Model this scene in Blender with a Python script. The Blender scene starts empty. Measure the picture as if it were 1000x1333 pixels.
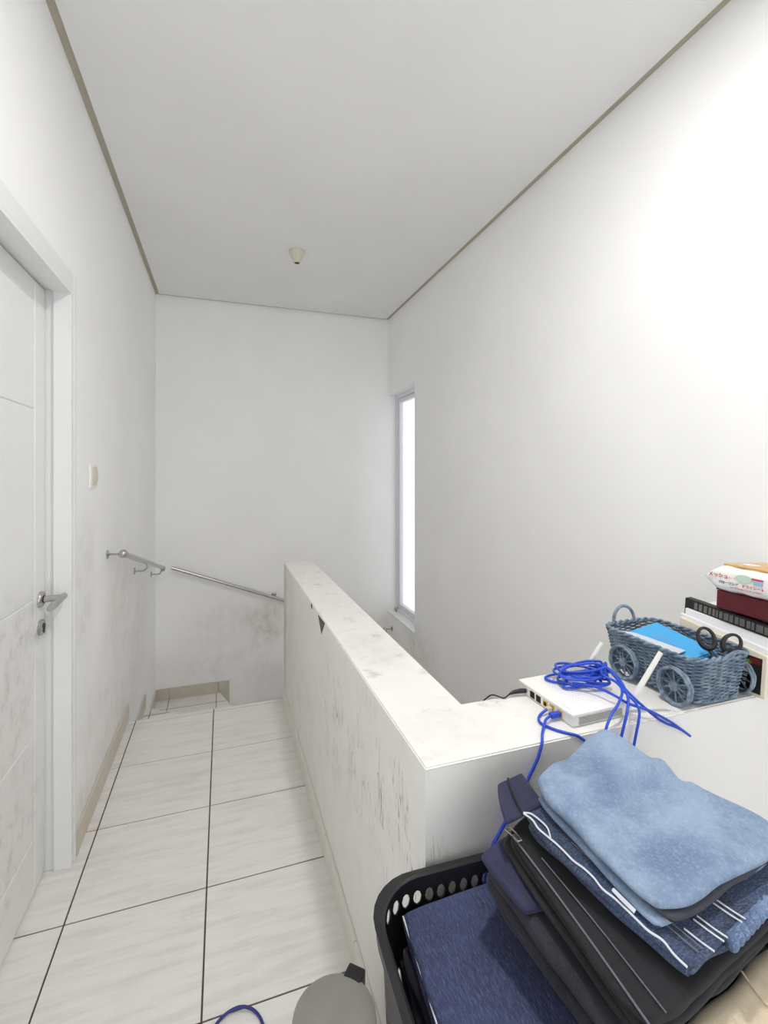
import bpy, bmesh, math, random
from mathutils import Vector, Matrix, noise
random.seed(7)
PI = math.pi
SC = bpy.context.scene
COL = SC.collection

# ------------------------------------------------------------------ camera
F_PX, YAW, HOR, CAM_H = 614.6, 0.3287, 616.6, 1.348
cd = bpy.data.cameras.new('camera')
cam = bpy.data.objects.new('camera', cd)
COL.objects.link(cam)
cam.location = (0, 0, CAM_H)
cam.rotation_euler = (PI / 2, 0, -YAW)
cd.sensor_fit = 'HORIZONTAL'
cd.sensor_width = 36.0
cd.lens = 36.0 * F_PX / 1000.0
cd.shift_y = -(666.5 - HOR) / 1000.0
cd.clip_start = 0.02
SC.camera = cam

# ------------------------------------------------------------------ world, light, exposure
w = bpy.data.worlds.new('sky')
SC.world = w
w.use_nodes = True
w.node_tree.nodes['Background'].inputs[0].default_value = (0.97, 0.985, 1.0, 1)
w.node_tree.nodes['Background'].inputs[1].default_value = 0.85
LAMP_POWER = 150.0
SC.cycles.max_bounces = 20
SC.cycles.diffuse_bounces = 14
SC.view_settings.view_transform = 'Standard'
SC.view_settings.look = 'None'
SC.view_settings.gamma = 1.0
SC.view_settings.use_curve_mapping = False
SC.view_settings.exposure = 1.2

# ------------------------------------------------------------------ measures (metres, floor = 0)
XL, XR, YB, CEIL = -0.4975, 1.424, 4.06, 2.744
HX0, HX1, HY0, HY1, HZ = 0.347, 0.519, 0.785, 0.973, 0.814   # half wall
YE = 2.88                                                     # end of the corridor floor
YR = -1.5                                                     # rear wall
LOW = -2.9

# ------------------------------------------------------------------ materials
def lin(c):
    return tuple(((v / 255.0) / 12.92 if v <= 10 else (((v / 255.0) + 0.055) / 1.055) ** 2.4) for v in c)

class NT:
    def __init__(self, name):
        self.m = bpy.data.materials.new(name)
        self.m.use_nodes = True
        self.t = self.m.node_tree
        self.b = self.t.nodes['Principled BSDF']
    def n(self, kind, **kw):
        x = self.t.nodes.new(kind)
        for k, v in kw.items():
            setattr(x, k, v)
        return x
    def l(self, a, b):
        self.t.links.new(a, b)
    def math(self, op, a, b=None, c=None, clamp=False):
        x = self.n('ShaderNodeMath', operation=op, use_clamp=clamp)
        for i, v in enumerate((a, b, c)):
            if v is None:
                continue
            if isinstance(v, (int, float)):
                x.inputs[i].default_value = v
            else:
                self.l(v, x.inputs[i])
        return x.outputs[0]
    def pos(self):
        return self.n('ShaderNodeNewGeometry').outputs['Position']
    def objc(self):
        return self.n('ShaderNodeTexCoord').outputs['Object']
    def scale(self, vec, s):
        mp = self.n('ShaderNodeMapping')
        mp.inputs['Scale'].default_value = s if isinstance(s, (tuple, list)) else (s, s, s)
        self.l(vec, mp.inputs[0])
        return mp.outputs[0]
    def noise(self, vec, sc, det=4, rough=0.55):
        x = self.n('ShaderNodeTexNoise')
        x.inputs['Scale'].default_value = sc
        x.inputs['Detail'].default_value = det
        x.inputs['Roughness'].default_value = rough
        self.l(vec, x.inputs['Vector'])
        return x.outputs[0]
    def ramp(self, v, a, b, lo=0.0, hi=1.0):
        x = self.n('ShaderNodeMapRange', interpolation_type='SMOOTHSTEP')
        for i, q in enumerate((a, b, lo, hi)):
            x.inputs[i + 1].default_value = q
        self.l(v, x.inputs[0])
        return x.outputs[0]
    def mix(self, fac, a, b):
        x = self.n('ShaderNodeMix', data_type='RGBA')
        if isinstance(fac, (int, float)):
            x.inputs[0].default_value = fac
        else:
            self.l(fac, x.inputs[0])
        for i, q in ((6, a), (7, b)):
            if isinstance(q, tuple):
                x.inputs[i].default_value = (*q[:3], 1)
            else:
                self.l(q, x.inputs[i])
        return x.outputs[2]
    def spot(self, pos, c, r):
        """soft blob around c with radii r: 1 in the middle, 0 outside"""
        s = self.n('ShaderNodeVectorMath', operation='SUBTRACT'); self.l(pos, s.inputs[0]); s.inputs[1].default_value = c
        d = self.n('ShaderNodeVectorMath', operation='DIVIDE'); self.l(s.outputs[0], d.inputs[0]); d.inputs[1].default_value = r
        le = self.n('ShaderNodeVectorMath', operation='LENGTH'); self.l(d.outputs[0], le.inputs[0])
        return self.ramp(le.outputs['Value'], 0.15, 1.0, 1.0, 0.0)
    def bump(self, h, strength=0.2, dist=0.002):
        x = self.n('ShaderNodeBump')
        x.inputs['Strength'].default_value = strength
        x.inputs['Distance'].default_value = dist
        self.l(h, x.inputs['Height'])
        self.l(x.outputs[0], self.b.inputs['Normal'])
    def fin(self, col, rough=0.6, metal=0.0):
        if isinstance(col, tuple):
            self.b.inputs['Base Color'].default_value = (*col[:3], 1)
        else:
            self.l(col, self.b.inputs['Base Color'])
        if isinstance(rough, (int, float)):
            self.b.inputs['Roughness'].default_value = rough
        else:
            self.l(rough, self.b.inputs['Roughness'])
        self.b.inputs['Metallic'].default_value = metal
        return self.m

def simple(name, rgb, rough=0.5, metal=0.0, var=0.06, sc=30.0, bump=0.0):
    t = NT(name)
    c = lin(rgb)
    n = t.noise(t.objc(), sc, 3)
    col = t.mix(n, tuple(v * (1 - var) for v in c), tuple(min(1, v * (1 + var)) for v in c))
    if bump:
        t.bump(t.noise(t.objc(), sc * 6, 3), bump, 0.001)
    return t.fin(col, rough, metal)

def wall_mat(name, rgb, spots=(), low=None, streak=None, scratch=None, scuff=None, grime=(168, 157, 134)):
    """white emulsion with stains of their own shape; spots = (centre, radii, strength, colour)"""
    t = NT(name)
    p = t.pos()
    base = lin(rgb)
    big = t.noise(p, 1.7, 4)
    col = t.mix(t.ramp(big, 0.3, 0.7), tuple(v * 0.965 for v in base), base)
    grit = t.noise(p, 9.0, 7, 0.68)
    g2 = t.noise(t.scale(p, (1, 1, 0.35)), 26.0, 5, 0.6)
    mixn = t.math('MULTIPLY', t.ramp(grit, 0.30, 0.78), t.ramp(g2, 0.15, 0.75))
    for c, r, s, rc in spots:
        m = t.math('MULTIPLY', t.spot(p, c, r), t.math('MULTIPLY_ADD', mixn, 0.62, 0.16))
        col = t.mix(t.math('MULTIPLY', m, s * 0.8, clamp=True), col, lin(rc))
    if scuff:
        s = t.math('MULTIPLY', t.ramp(t.noise(p, 14.0, 8, 0.72), 0.54, 0.80), scuff)
        col = t.mix(s, col, lin((120, 116, 108)))
    if scratch:
        for c, r, sx in scratch:
            v = t.noise(t.scale(p, (sx, sx, sx * 0.055)), 1.0, 3, 0.5)
            d = t.math('ABSOLUTE', t.math('SUBTRACT', v, 0.5))
            ln = t.ramp(d, 0.004, 0.018, 1.0, 0.0)
            brk = t.ramp(t.noise(p, 11.0, 3), 0.46, 0.56)
            m = t.math('MULTIPLY', t.math('MULTIPLY', ln, brk), t.spot(p, c, r))
            col = t.mix(t.math('MULTIPLY', m, 0.8, clamp=True), col, lin((96, 88, 78)))
    t.bump(t.noise(p, 160.0, 3), 0.12, 0.0015)
    return t.fin(col, 0.62)

WHITE = (246, 246, 246)
BR, GY = (172, 160, 132), (160, 155, 146)
M = {}
M['wall_left'] = wall_mat('paint_left', WHITE, [
    ((XL, 2.06, 0.92), (0.3, 0.22, 0.42), 0.75, BR), ((XL, 2.75, 0.72), (0.3, 0.5, 0.34), 0.8, BR),
    ((XL, 3.3, 0.45), (0.3, 0.6, 0.4), 0.55, GY), ((XL, 2.5, 0.3), (0.3, 0.9, 0.45), 0.5, GY),
    ((XL, 2.1, 0.05), (0.3, 0.5, 0.22), 0.7, BR), ((XL, 3.0, 0.1), (0.3, 0.8, 0.2), 0.5, BR)])
M['wall_back'] = wall_mat('paint_back', (248, 248, 247), [
    ((0.36, YB, 0.12), (0.28, 0.3, 0.30), 1.0, (150, 138, 108)), ((0.05, YB, 0.1), (0.5, 0.3, 0.35), 0.5, GY),
    ((-0.2, YB, -0.2), (0.5, 0.3, 0.3), 0.4, GY), ((0.25, YB, -0.25), (0.4, 0.3, 0.3), 0.35, GY),
    ((1.3, YB, -0.1), (0.3, 0.3, 0.35), 0.5, BR)])
M['wall_right'] = wall_mat('paint_right', (246, 246, 246), [
    ((XR, 3.35, 0.0), (0.3, 0.45, 0.28), 0.8, BR), ((XR, 2.6, -0.3), (0.3, 1.0, 0.4), 0.3, GY)])
M['half'] = wall_mat('paint_half_wall', (240, 239, 236), [
    ((HX0, 2.86, 0.45), (0.08, 0.16, 0.9), 1.3, BR), ((HX0, 2.7, 0.5), (0.08, 0.4, 0.9), 0.6, BR), ((HX0, 1.6, 0.25), (0.1, 1.2, 0.5), 0.35, GY),
    ((HX0, 2.3, 0.35), (0.1, 0.8, 0.6), 0.3, BR), ((HX0, 1.0, 0.62), (0.1, 0.5, 0.3), 0.25, GY)],
    scratch=[((HX0, 1.02, 0.60), (0.08, 0.42, 0.30), 70.0), ((HX0, 1.45, 0.55), (0.08, 0.5, 0.3), 95.0)])
M['half_top'] = wall_mat('paint_half_wall_top', (236, 234, 230), [
    ((0.43, 1.6, HZ), (0.2, 0.7, 0.1), 0.35, GY), ((0.43, 1.35, HZ), (0.12, 0.2, 0.1), 0.55, (130, 126, 118)),
    ((0.45, 0.9, HZ), (0.2, 0.18, 0.1), 0.45, (150, 143, 130)), ((0.95, 0.86, HZ), (0.5, 0.2, 0.1), 0.4, GY)], scuff=0.5)
M['ceiling'] = wall_mat('paint_ceiling', (234, 234, 234))
M['gap'] = simple('ceiling_gap_putty', (176, 170, 152), 0.8)
M['outside'] = wall_mat('outside_render', (204, 203, 202))

def tile_mat():
    t = NT('floor_tile_glaze')
    p = t.pos()
    base = lin((231, 229, 226))
    st = t.noise(t.scale(p, (1.6, 15, 1)), 2.2, 6, 0.6)
    st2 = t.noise(t.scale(p, (5, 46, 1)), 2.0, 5, 0.6)
    col = t.mix(t.ramp(st, 0.42, 0.68), base, lin((220, 217, 212)))
    col = t.mix(t.math('MULTIPLY', t.ramp(st2, 0.5, 0.75), 0.35), col, lin((208, 202, 194)))
    col = t.mix(t.math('MULTIPLY', t.ramp(t.noise(p, 3.0, 6, 0.7), 0.5, 0.75), 0.3), col, lin((200, 195, 186)))
    t.bump(st2, 0.06, 0.001)
    return t.fin(col, 0.34)
M['tile'] = tile_mat()
M['grout'] = simple('grout_brown', (82, 70, 60), 0.9)
M['skirting'] = simple('skirting_tile', (203, 196, 182), 0.4, var=0.08, sc=14)
M['skirting_light'] = simple('skirting_tile_light', (226, 222, 213), 0.4, var=0.06, sc=14)

def door_mat():
    t = NT('door_paint')
    p = t.pos()
    col = t.mix(t.noise(p, 2.5, 4), lin((226, 226, 224)), lin((236, 236, 235)))
    grit = t.noise(p, 16.0, 8, 0.72)
    mk = t.ramp(grit, 0.45, 0.7)
    for c, r, s, rc in (((-0.57, 1.66, 0.78), (0.2, 0.28, 0.33), 0.5, (150, 144, 132)), ((-0.57, 1.6, 0.35), (0.2, 0.4, 0.4), 0.45, GY),
                        ((-0.55, 1.9, 0.1), (0.2, 0.1, 0.2), 0.5, BR)):
        col = t.mix(t.math('MULTIPLY', t.math('MULTIPLY', t.spot(p, c, r), t.math('MULTIPLY_ADD', mk, 0.8, 0.2)), s), col, lin(rc))
    return t.fin(col, 0.38)
M['door'] = door_mat()
M['frame'] = simple('frame_paint', (232, 233, 233), 0.4, var=0.03, sc=6)
M['alu'] = simple('window_white_aluminium', (228, 229, 236), 0.3, var=0.02)
M['steel'] = simple('brushed_steel', (188, 186, 182), 0.26, 1.0, var=0.05, sc=60)
M['steel_dark'] = simple('dark_steel', (70, 68, 66), 0.35, 0.9)
M['black'] = simple('black_plastic', (24, 24, 26), 0.42, var=0.2, sc=50)
M['blackhole'] = simple('dark_recess', (30, 28, 27), 0.8)
M['plastic_white'] = simple('white_plastic', (236, 235, 230), 0.38, var=0.03, sc=20)
M['plastic_cream'] = simple('cream_plastic', (212, 206, 188), 0.4, var=0.03, sc=20)
M['yellow'] = simple('yellow_plastic', (222, 190, 70), 0.45)
M['cable_blue'] = simple('blue_cable_jacket', (34, 74, 196), 0.36, var=0.08, sc=40)
M['cable_navy'] = simple('dark_blue_cable_jacket', (38, 44, 120), 0.4, var=0.08)
M['bin'] = simple('grey_lid_metal', (146, 143, 139), 0.5, 0.25, var=0.12, sc=22)
M['basket'] = simple('black_hamper_plastic', (26, 26, 28), 0.4, var=0.15, sc=40)

def wicker():
    t = NT('blue_grey_wicker')
    p = t.objc()
    n = t.noise(t.scale(p, (1, 1, 1)), 55.0, 5, 0.65)
    col = t.mix(t.ramp(n, 0.3, 0.7), lin((80, 100, 120)), lin((142, 160, 176)))
    t.bump(t.noise(p, 260.0, 3), 0.25, 0.001)
    return t.fin(col, 0.55)
M['wicker'] = wicker()

def denim(name, a, b, c, grain=(60, 400, 60), rough=0.85, worn=0.5):
    t = NT(name)
    p = t.objc()
    big = t.noise(p, 9.0, 5, 0.6)
    fine = t.noise(t.scale(p, grain), 3.0, 3, 0.6)
    twill = t.noise(p, 620.0, 2, 0.5)
    col = t.mix(t.ramp(big, 0.32, 0.7), lin(a), lin(b))
    col = t.mix(t.math('MULTIPLY', t.ramp(fine, 0.45, 0.72), worn), col, lin(c))
    col = t.mix(t.math('MULTIPLY', t.ramp(twill, 0.4, 0.75), 0.16), col, lin(c))
    t.bump(t.math('ADD', twill, fine), 0.35, 0.0012)
    t.b.inputs['Sheen Weight'].default_value = 0.08
    return t.fin(col, rough)
M['denim_light'] = denim('light_blue_denim', (98, 120, 152), (142, 162, 186), (168, 184, 204), (70, 70, 70), worn=0.3)
M['denim_lining'] = simple('charcoal_lining', (64, 66, 74), 0.9, var=0.2, sc=120)
M['denim_mid'] = denim('mid_blue_denim', (26, 34, 56), (50, 66, 98), (138, 158, 188), (50, 260, 60), worn=0.3)
M['denim_faded'] = denim('faded_hem_denim', (70, 90, 128), (116, 138, 172), (170, 186, 208), (60, 200, 60), worn=0.4)
M['denim_dark'] = denim('dark_blue_denim', (34, 40, 70), (52, 60, 96), (98, 108, 146), (330, 30, 60), worn=0.6)
M['denim_ink'] = denim('ink_blue_denim', (16, 18, 34), (26, 30, 52), (50, 56, 84), (200, 60, 60), worn=0.3)
M['black_cloth'] = denim('black_cotton', (16, 16, 19), (26, 26, 30), (44, 44, 50), worn=0.3)
M['navy_cloth'] = denim('navy_cotton', (34, 36, 62), (48, 50, 82), (66, 68, 100), (120, 120, 120), worn=0.3)
M['charcoal_cloth'] = denim('charcoal_cotton', (26, 26, 36), (42, 42, 54), (62, 62, 72), (120, 120, 120), worn=0.3)
M['beige_cloth'] = denim('beige_cotton', (196, 178, 150), (218, 202, 176), (232, 220, 200), (120, 120, 120), worn=0.25)
M['thread_white'] = simple('white_thread', (214, 218, 226), 0.8)
M['thread_grey'] = simple('grey_thread', (104, 104, 116), 0.8)
M['paper'] = simple('white_paper', (232, 233, 236), 0.7, var=0.02)
M['paper_grey'] = simple('grey_paper', (204, 210, 218), 0.7, var=0.03)
M['cream_board'] = simple('cream_board', (232, 224, 204), 0.7, var=0.05)
M['sky_case'] = simple('sky_blue_fabric', (66, 166, 226), 0.65, var=0.08, sc=60)
M['slate_case'] = simple('slate_edge', (62, 70, 88), 0.7)
M['book_black'] = simple('black_cover', (30, 28, 27), 0.5)
M['book_print'] = simple('grey_print', (112, 110, 106), 0.6, var=0.25, sc=200)
M['maroon'] = simple('maroon_card', (104, 26, 36), 0.5, var=0.08)
M['pack'] = simple('glossy_white_film', (238, 238, 234), 0.22, var=0.02, sc=15)
M['tan'] = simple('tan_film', (206, 160, 92), 0.3, var=0.08)
M['print_red'] = simple('red_ink', (196, 60, 66), 0.5)
M['print_dark'] = simple('dark_ink', (60, 52, 56), 0.5)
M['print_green'] = simple('pale_green_ink', (192, 216, 198), 0.5)
M['print_blue'] = simple('pale_blue_ink', (158, 182, 214), 0.5)
M['leaf_green'] = simple('green_ink', (92, 158, 62), 0.5)
M['brown'] = simple('lamp_socket_brown', (96, 62, 48), 0.6)
M['vent_grey'] = simple('vent_shadow_grey', (176, 176, 172), 0.7)
M['rust'] = simple('bare_mortar', (92, 86, 78), 0.9, var=0.4, sc=90)

def glass():
    t = NT('window_glass')
    t.b.inputs['Base Color'].default_value = (0.97, 0.98, 1, 1)
    t.b.inputs['Roughness'].default_value = 0.04
    t.b.inputs['Transmission Weight'].default_value = 1.0
    t.b.inputs['IOR'].default_value = 1.02
    return t.m
M['glass'] = glass()

def emit(name, rgb, s):
    t = NT(name)
    t.b.inputs['Emission Color'].default_value = (*rgb, 1)
    t.b.inputs['Emission Strength'].default_value = s
    t.b.inputs['Base Color'].default_value = (0.9, 0.9, 0.9, 1)
    return t.m

# ------------------------------------------------------------------ mesh helpers
class MB:
    def __init__(self):
        self.bm = bmesh.new()
    def box(self, a, b, bev=0.0):
        vs = [self.bm.verts.new((x, y, z)) for z in (a[2], b[2]) for y in (a[1], b[1]) for x in (a[0], b[0])]
        fs = [(0, 2, 3, 1), (4, 5, 7, 6), (0, 1, 5, 4), (2, 6, 7, 3), (0, 4, 6, 2), (1, 3, 7, 5)]
        new = [self.bm.faces.new([vs[i] for i in f]) for f in fs]
        if bev:
            es = list({e for f in new for e in f.edges})
            bmesh.ops.bevel(self.bm, geom=es, offset=bev, segments=2, affect='EDGES', profile=0.6)
        return self
    def prism(self, poly, z0, z1):
        lo = [self.bm.verts.new((x, y, z0)) for x, y in poly]
        hi = [self.bm.verts.new((x, y, z1)) for x, y in poly]
        n = len(poly)
        self.bm.faces.new(lo[::-1]); self.bm.faces.new(hi)
        for i in range(n):
            j = (i + 1) % n
            self.bm.faces.new((lo[i], lo[j], hi[j], hi[i]))
        return self
    def tube(self, pts, r, seg=8, closed=False, caps=True):
        pts = [Vector(p) for p in pts]
        n = len(pts)
        rs = r if isinstance(r, (list, tuple)) else [r] * n
        rings = []
        up = None
        for i, p in enumerate(pts):
            if closed:
                d = pts[(i + 1) % n] - pts[i - 1]
            else:
                d = pts[min(i + 1, n - 1)] - pts[max(i - 1, 0)]
            if d.length < 1e-9:
                d = Vector((0, 0, 1))
            d.normalize()
            if up is None:
                up = Vector((0, 0, 1)) if abs(d.z) < 0.9 else Vector((1, 0, 0))
            s = d.cross(up)
            if s.length < 1e-6:
                s = d.cross(Vector((1, 0.3, 0)))
            s.normalize()
            up = s.cross(d).normalized()
            rings.append([self.bm.verts.new(p + (s * math.cos(2 * PI * k / seg) + up * math.sin(2 * PI * k / seg)) * rs[i]) for k in range(seg)])
        m = n if closed else n - 1
        for i in range(m):
            a, b = rings[i], rings[(i + 1) % n]
            off = 0
            if closed and i == n - 1:
                off = min(range(seg), key=lambda o: sum((a[k].co - b[(k + o) % seg].co).length for k in range(seg)))
            for k in range(seg):
                self.bm.faces.new((a[k], a[(k + 1) % seg], b[(k + 1 + off) % seg], b[(k + off) % seg]))
        if not closed and caps:
            self.bm.faces.new(rings[0][::-1]); self.bm.faces.new(rings[-1])
        return self
    def lathe(self, prof, c=(0, 0, 0), seg=32, axis='z'):
        rings = []
        for r, z in prof:
            ring = []
            for k in range(seg):
                a = 2 * PI * k / seg
                v = (r * math.cos(a), r * math.sin(a), z)
                if axis == 'x':
                    v = (v[2], v[0], v[1])
                elif axis == 'y':
                    v = (v[0], v[2], v[1])
                ring.append(self.bm.verts.new((v[0] + c[0], v[1] + c[1], v[2] + c[2])))
            rings.append(ring)
        for a, b in zip(rings, rings[1:]):
            for k in range(seg):
                self.bm.faces.new((a[k], a[(k + 1) % seg], b[(k + 1) % seg], b[k]))
        self.bm.faces.new(rings[0][::-1]); self.bm.faces.new(rings[-1])
        return self
    def xf(self, mat):
        bmesh.ops.transform(self.bm, matrix=mat, verts=self.bm.verts)
        return self
    def build(self, name, mat, parent=None, smooth=False, angle=None):
        bmesh.ops.recalc_face_normals(self.bm, faces=self.bm.faces)
        me = bpy.data.meshes.new(name)
        self.bm.to_mesh(me)
        self.bm.free()
        me.materials.append(M[mat] if isinstance(mat, str) else mat)
        if smooth:
            for p in me.polygons:
                p.use_smooth = True
            me.set_sharp_from_angle(angle=math.radians(angle or 50))
        return obj(name, me, parent)

def obj(name, me, parent=None):
    o = bpy.data.objects.new(name, me)
    COL.objects.link(o)
    if parent:
        o.parent = parent
        o.matrix_parent_inverse = Matrix.Translation(-parent.location) if parent.location.length else Matrix()
        if parent.rotation_euler.z:
            o.matrix_parent_inverse = parent_matrix(parent).inverted()
    return o

def parent_matrix(p):
    return Matrix.Translation(p.location) @ p.rotation_euler.to_matrix().to_4x4()

def tag(o, label, cat, group=None):
    o['label'] = label
    o['category'] = cat
    if group:
        o['group'] = group
    return o

def struct(o, label=None):
    o['kind'] = 'structure'
    if label:
        o['label'] = label
    return o

def empty(name, loc):
    o = bpy.data.objects.new(name, None)
    o.empty_display_size = 0.05
    COL.objects.link(o)
    o.location = loc
    return o

def bez(pts, n=10):
    """Catmull-Rom through the points"""
    P = [Vector(p) for p in pts]
    P = [P[0] * 2 - P[1]] + P + [P[-1] * 2 - P[-2]]
    out = []
    for i in range(1, len(P) - 2):
        for k in range(n):
            t = k / n
            out.append(0.5 * ((2 * P[i]) + (P[i + 1] - P[i - 1]) * t + (2 * P[i - 1] - 5 * P[i] + 4 * P[i + 1] - P[i + 2]) * t * t
                              + (3 * P[i] - P[i - 1] - 3 * P[i + 1] + P[i + 2]) * t ** 3))
    out.append(P[-2])
    return out

# ------------------------------------------------------------------ floor
DX = -0.60                                   # floor reaches under the door
fl = struct(MB().box((XL - 0.15, YR, -0.14), (XR, HY0, -0.0025)).box((XL - 0.15, HY0, -0.14), (HX0, YE, -0.0025)).build('floor', 'grout'),
            'white streaked ceramic tile floor of the upstairs corridor')
GX, GY0, TS, GR = -0.0503, 1.2429, 0.40, 0.0048
xs = [XL - 0.15, GX - TS, GX, HX0 - 0.0, GX + 2 * TS, GX + 3 * TS, XR]
ys = [YR] + [GY0 + k * TS for k in range(-6, 5)] + [YE]
tile_cache = {}
def tile(x0, x1, y0, y1, z0=-0.0024, z1=0.0, parent=fl):
    key = (round(x1 - x0, 4), round(y1 - y0, 4), round(z1 - z0, 4))
    if key not in tile_cache:
        mb = MB()
        hx, hy = (x1 - x0) / 2, (y1 - y0) / 2
        mb.box((-hx, -hy, 0), (hx, hy, z1 - z0))
        top = [e for e in mb.bm.edges if all(abs(v.co.z - (z1 - z0)) < 1e-6 for v in e.verts)]
        bmesh.ops.bevel(mb.bm, geom=top, offset=0.0008, segments=1, affect='EDGES')
        me = bpy.data.meshes.new('tile')
        mb.bm.to_mesh(me); mb.bm.free()
        me.materials.append(M['tile'])
        tile_cache[key] = me
    o = bpy.data.objects.new('tile', tile_cache[key])
    COL.objects.link(o)
    o.parent = parent
    o.location = ((x0 + x1) / 2, (y0 + y1) / 2, z0)
    return o
for i in range(len(xs) - 1):
    for j in range(len(ys) - 1):
        x0, x1, y0, y1 = xs[i], xs[i + 1], ys[j], ys[j + 1]
        if x0 >= HX0 - 0.001:
            if y0 >= HY0:
                continue
            y1 = min(y1, HY0)
        g = GR / 2
        tile(x0 + g, x1 - g, y0 + g, y1 - g)

# ------------------------------------------------------------------ staircase: winders, then flights down
st = struct(MB().box((HX0, YE, LOW), (HX0 + 0.001, YE + 0.001, LOW + 0.001)).build('stairs', 'tile'), 'white tiled stairs turning down along the back wall')
RI = 0.2125
PV = (HX0, YE)
def tread(poly, z):
    MB().prism(poly, z - 0.02, z).build('tread', 'tile', st)
    MB().prism(poly, z - 0.30, z - 0.0205).build('riser', 'tile', st)
tread([(XL, YE), PV, (XL, 3.5)], -RI)
tread([PV, (XL, 3.5), (XL, YB), (-0.026, YB)][::-1], -2 * RI)
tread([PV, (-0.026, YB), (0.50, YB)][::-1], -3 * RI)
zx = -3 * RI
x = 0.50
tread([PV, (0.50, YB), (0.80, YB), (0.80, YE)][::-1], -4 * RI)
tread([(0.80, YE), (0.80, YB), (1.10, YB), (1.10, YE)][::-1], -5 * RI)
tread([(1.10, YE), (1.10, YB), (XR, YB), (XR, YE)][::-1], -6 * RI)
for k in range(6):
    y1 = YE - 0.27 * k
    tread([(HX1, y1), (XR, y1), (XR, y1 - 0.27), (HX1, y1 - 0.27)], -(7 + k) * RI)
# grout joints and tile edges on the first two winders
jt = MB()
def joint(a, b, z, w=0.004):
    a, b = Vector((*a, z)), Vector((*b, z))
    d = (b - a).normalized(); s = Vector((-d.y, d.x, 0)) * w / 2
    vs = [jt.bm.verts.new(q) for q in (a + s, b + s, b - s, a - s)]
    lo = [jt.bm.verts.new(v.co - Vector((0, 0, 0.002))) for v in vs]
    jt.bm.faces.new(vs)
    jt.bm.faces.new(lo[::-1])
    for i in range(4):
        jt.bm.faces.new((vs[i], vs[(i + 1) % 4], lo[(i + 1) % 4], lo[i]))
joint((XL, 3.375), (-0.335, 3.375), -RI + 0.0006)
joint((-0.45, YE), (-0.45, 3.46), -RI + 0.0006)
joint((XL, 3.89), (0.022, 3.89), -2 * RI + 0.0006)
joint((-0.40, 3.44), (-0.40, YB), -2 * RI + 0.0006)
joint((-0.05, 3.2), (-0.05, YB), -2 * RI + 0.0006)
jt.build('grout_joint', 'grout', st)
MB().box((XL, YE - 0.10, -1.4), (HX0, YE - 0.002, -0.13)).build('corridor_end_face', 'tile', st)

# ------------------------------------------------------------------ walls
T = 0.14
DY0, DY1, DZ = 0.98, 1.893, 1.978            # rough door opening
wl = MB()
wl.box((XL - T, YR, LOW), (XL, DY0, CEIL + 0.1)).box((XL - T, DY1, LOW), (XL, YB, CEIL + 0.1)).box((XL - T, DY0, DZ), (XL, DY1, CEIL + 0.1))
struct(wl.build('wall_left', 'wall_left'), 'white painted left wall with door and grey-brown grime')
struct(MB().box((XL - T, YB, LOW), (XR + T, YB + T, CEIL + 0.1)).build('wall_back', 'wall_back'), 'white painted end wall behind the stairs')
WY0, WZ0, WZ1 = 3.43, 0.092, 2.06
wr = MB()
wr.box((XR, YR, LOW), (XR + T, WY0, CEIL + 0.1)).box((XR, WY0, LOW), (XR + T, YB, WZ0)).box((XR, WY0, WZ1), (XR + T, YB, CEIL + 0.1))
struct(wr.build('wall_right', 'wall_right'), 'tall white painted right wall beside the stairwell')
# unseen rear wall; its wide opening is added to let in sky fill light
rw = MB()
rw.box((XL - T, YR - T, 0), (-0.35, YR, CEIL + 0.1)).box((1.25, YR - T, 0), (XR + T, YR, CEIL + 0.1)).box((-0.35, YR - T, 2.35), (1.25, YR, CEIL + 0.1))
struct(rw.build('wall_rear', 'wall_right'), 'unseen white rear wall with a wide opening added for fill light')
# half wall, L-shaped
hw = MB()
hw.prism([(HX0, HY0), (XR, HY0), (XR, HY1), (HX1, HY1), (HX1, YE), (HX0, YE)], LOW, HZ - 0.006)
hwall = struct(hw.build('wall_stair', 'half'), 'scratched white waist-high wall around the stairwell')
tp = MB().prism([(HX0, HY0), (XR, HY0), (XR, HY1), (HX1, HY1), (HX1, YE), (HX0, YE)], HZ - 0.0058, HZ)
es = [e for e in tp.bm.edges if all(v.co.z > HZ - 1e-4 for v in e.verts)]
bmesh.ops.bevel(tp.bm, geom=es, offset=0.003, segments=2, affect='EDGES')
tp.build('coping', 'half_top', hwall, True, 30)
# broken plaster under the edge: a shallow triangular hollow with its rough bottom
cp = MB()
P0, P1, P2 = (1.80, HZ - 0.008), (1.675, HZ - 0.004), (1.735, HZ - 0.062)
for q in range(1):
    a = [cp.bm.verts.new((HX0 - 0.0012, y, z)) for y, z in (P0, P1, P2)]
    b = [cp.bm.verts.new((HX0 + 0.004, y, z)) for y, z in (P0, P1, P2)]
    cp.bm.faces.new(a); cp.bm.faces.new(b[::-1])
    for i in range(3):
        cp.bm.faces.new((a[i], a[(i + 1) % 3], b[(i + 1) % 3], b[i]))
cp.build('plaster_chip', 'rust', hwall)
MB().prism([(HX0 - 0.001, 1.93), (HX0 + 0.003, 1.93), (HX0 + 0.003, 1.955), (HX0 - 0.001, 1.955)], HZ - 0.022, HZ - 0.004).build('plaster_chip', 'rust', hwall)

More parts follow.
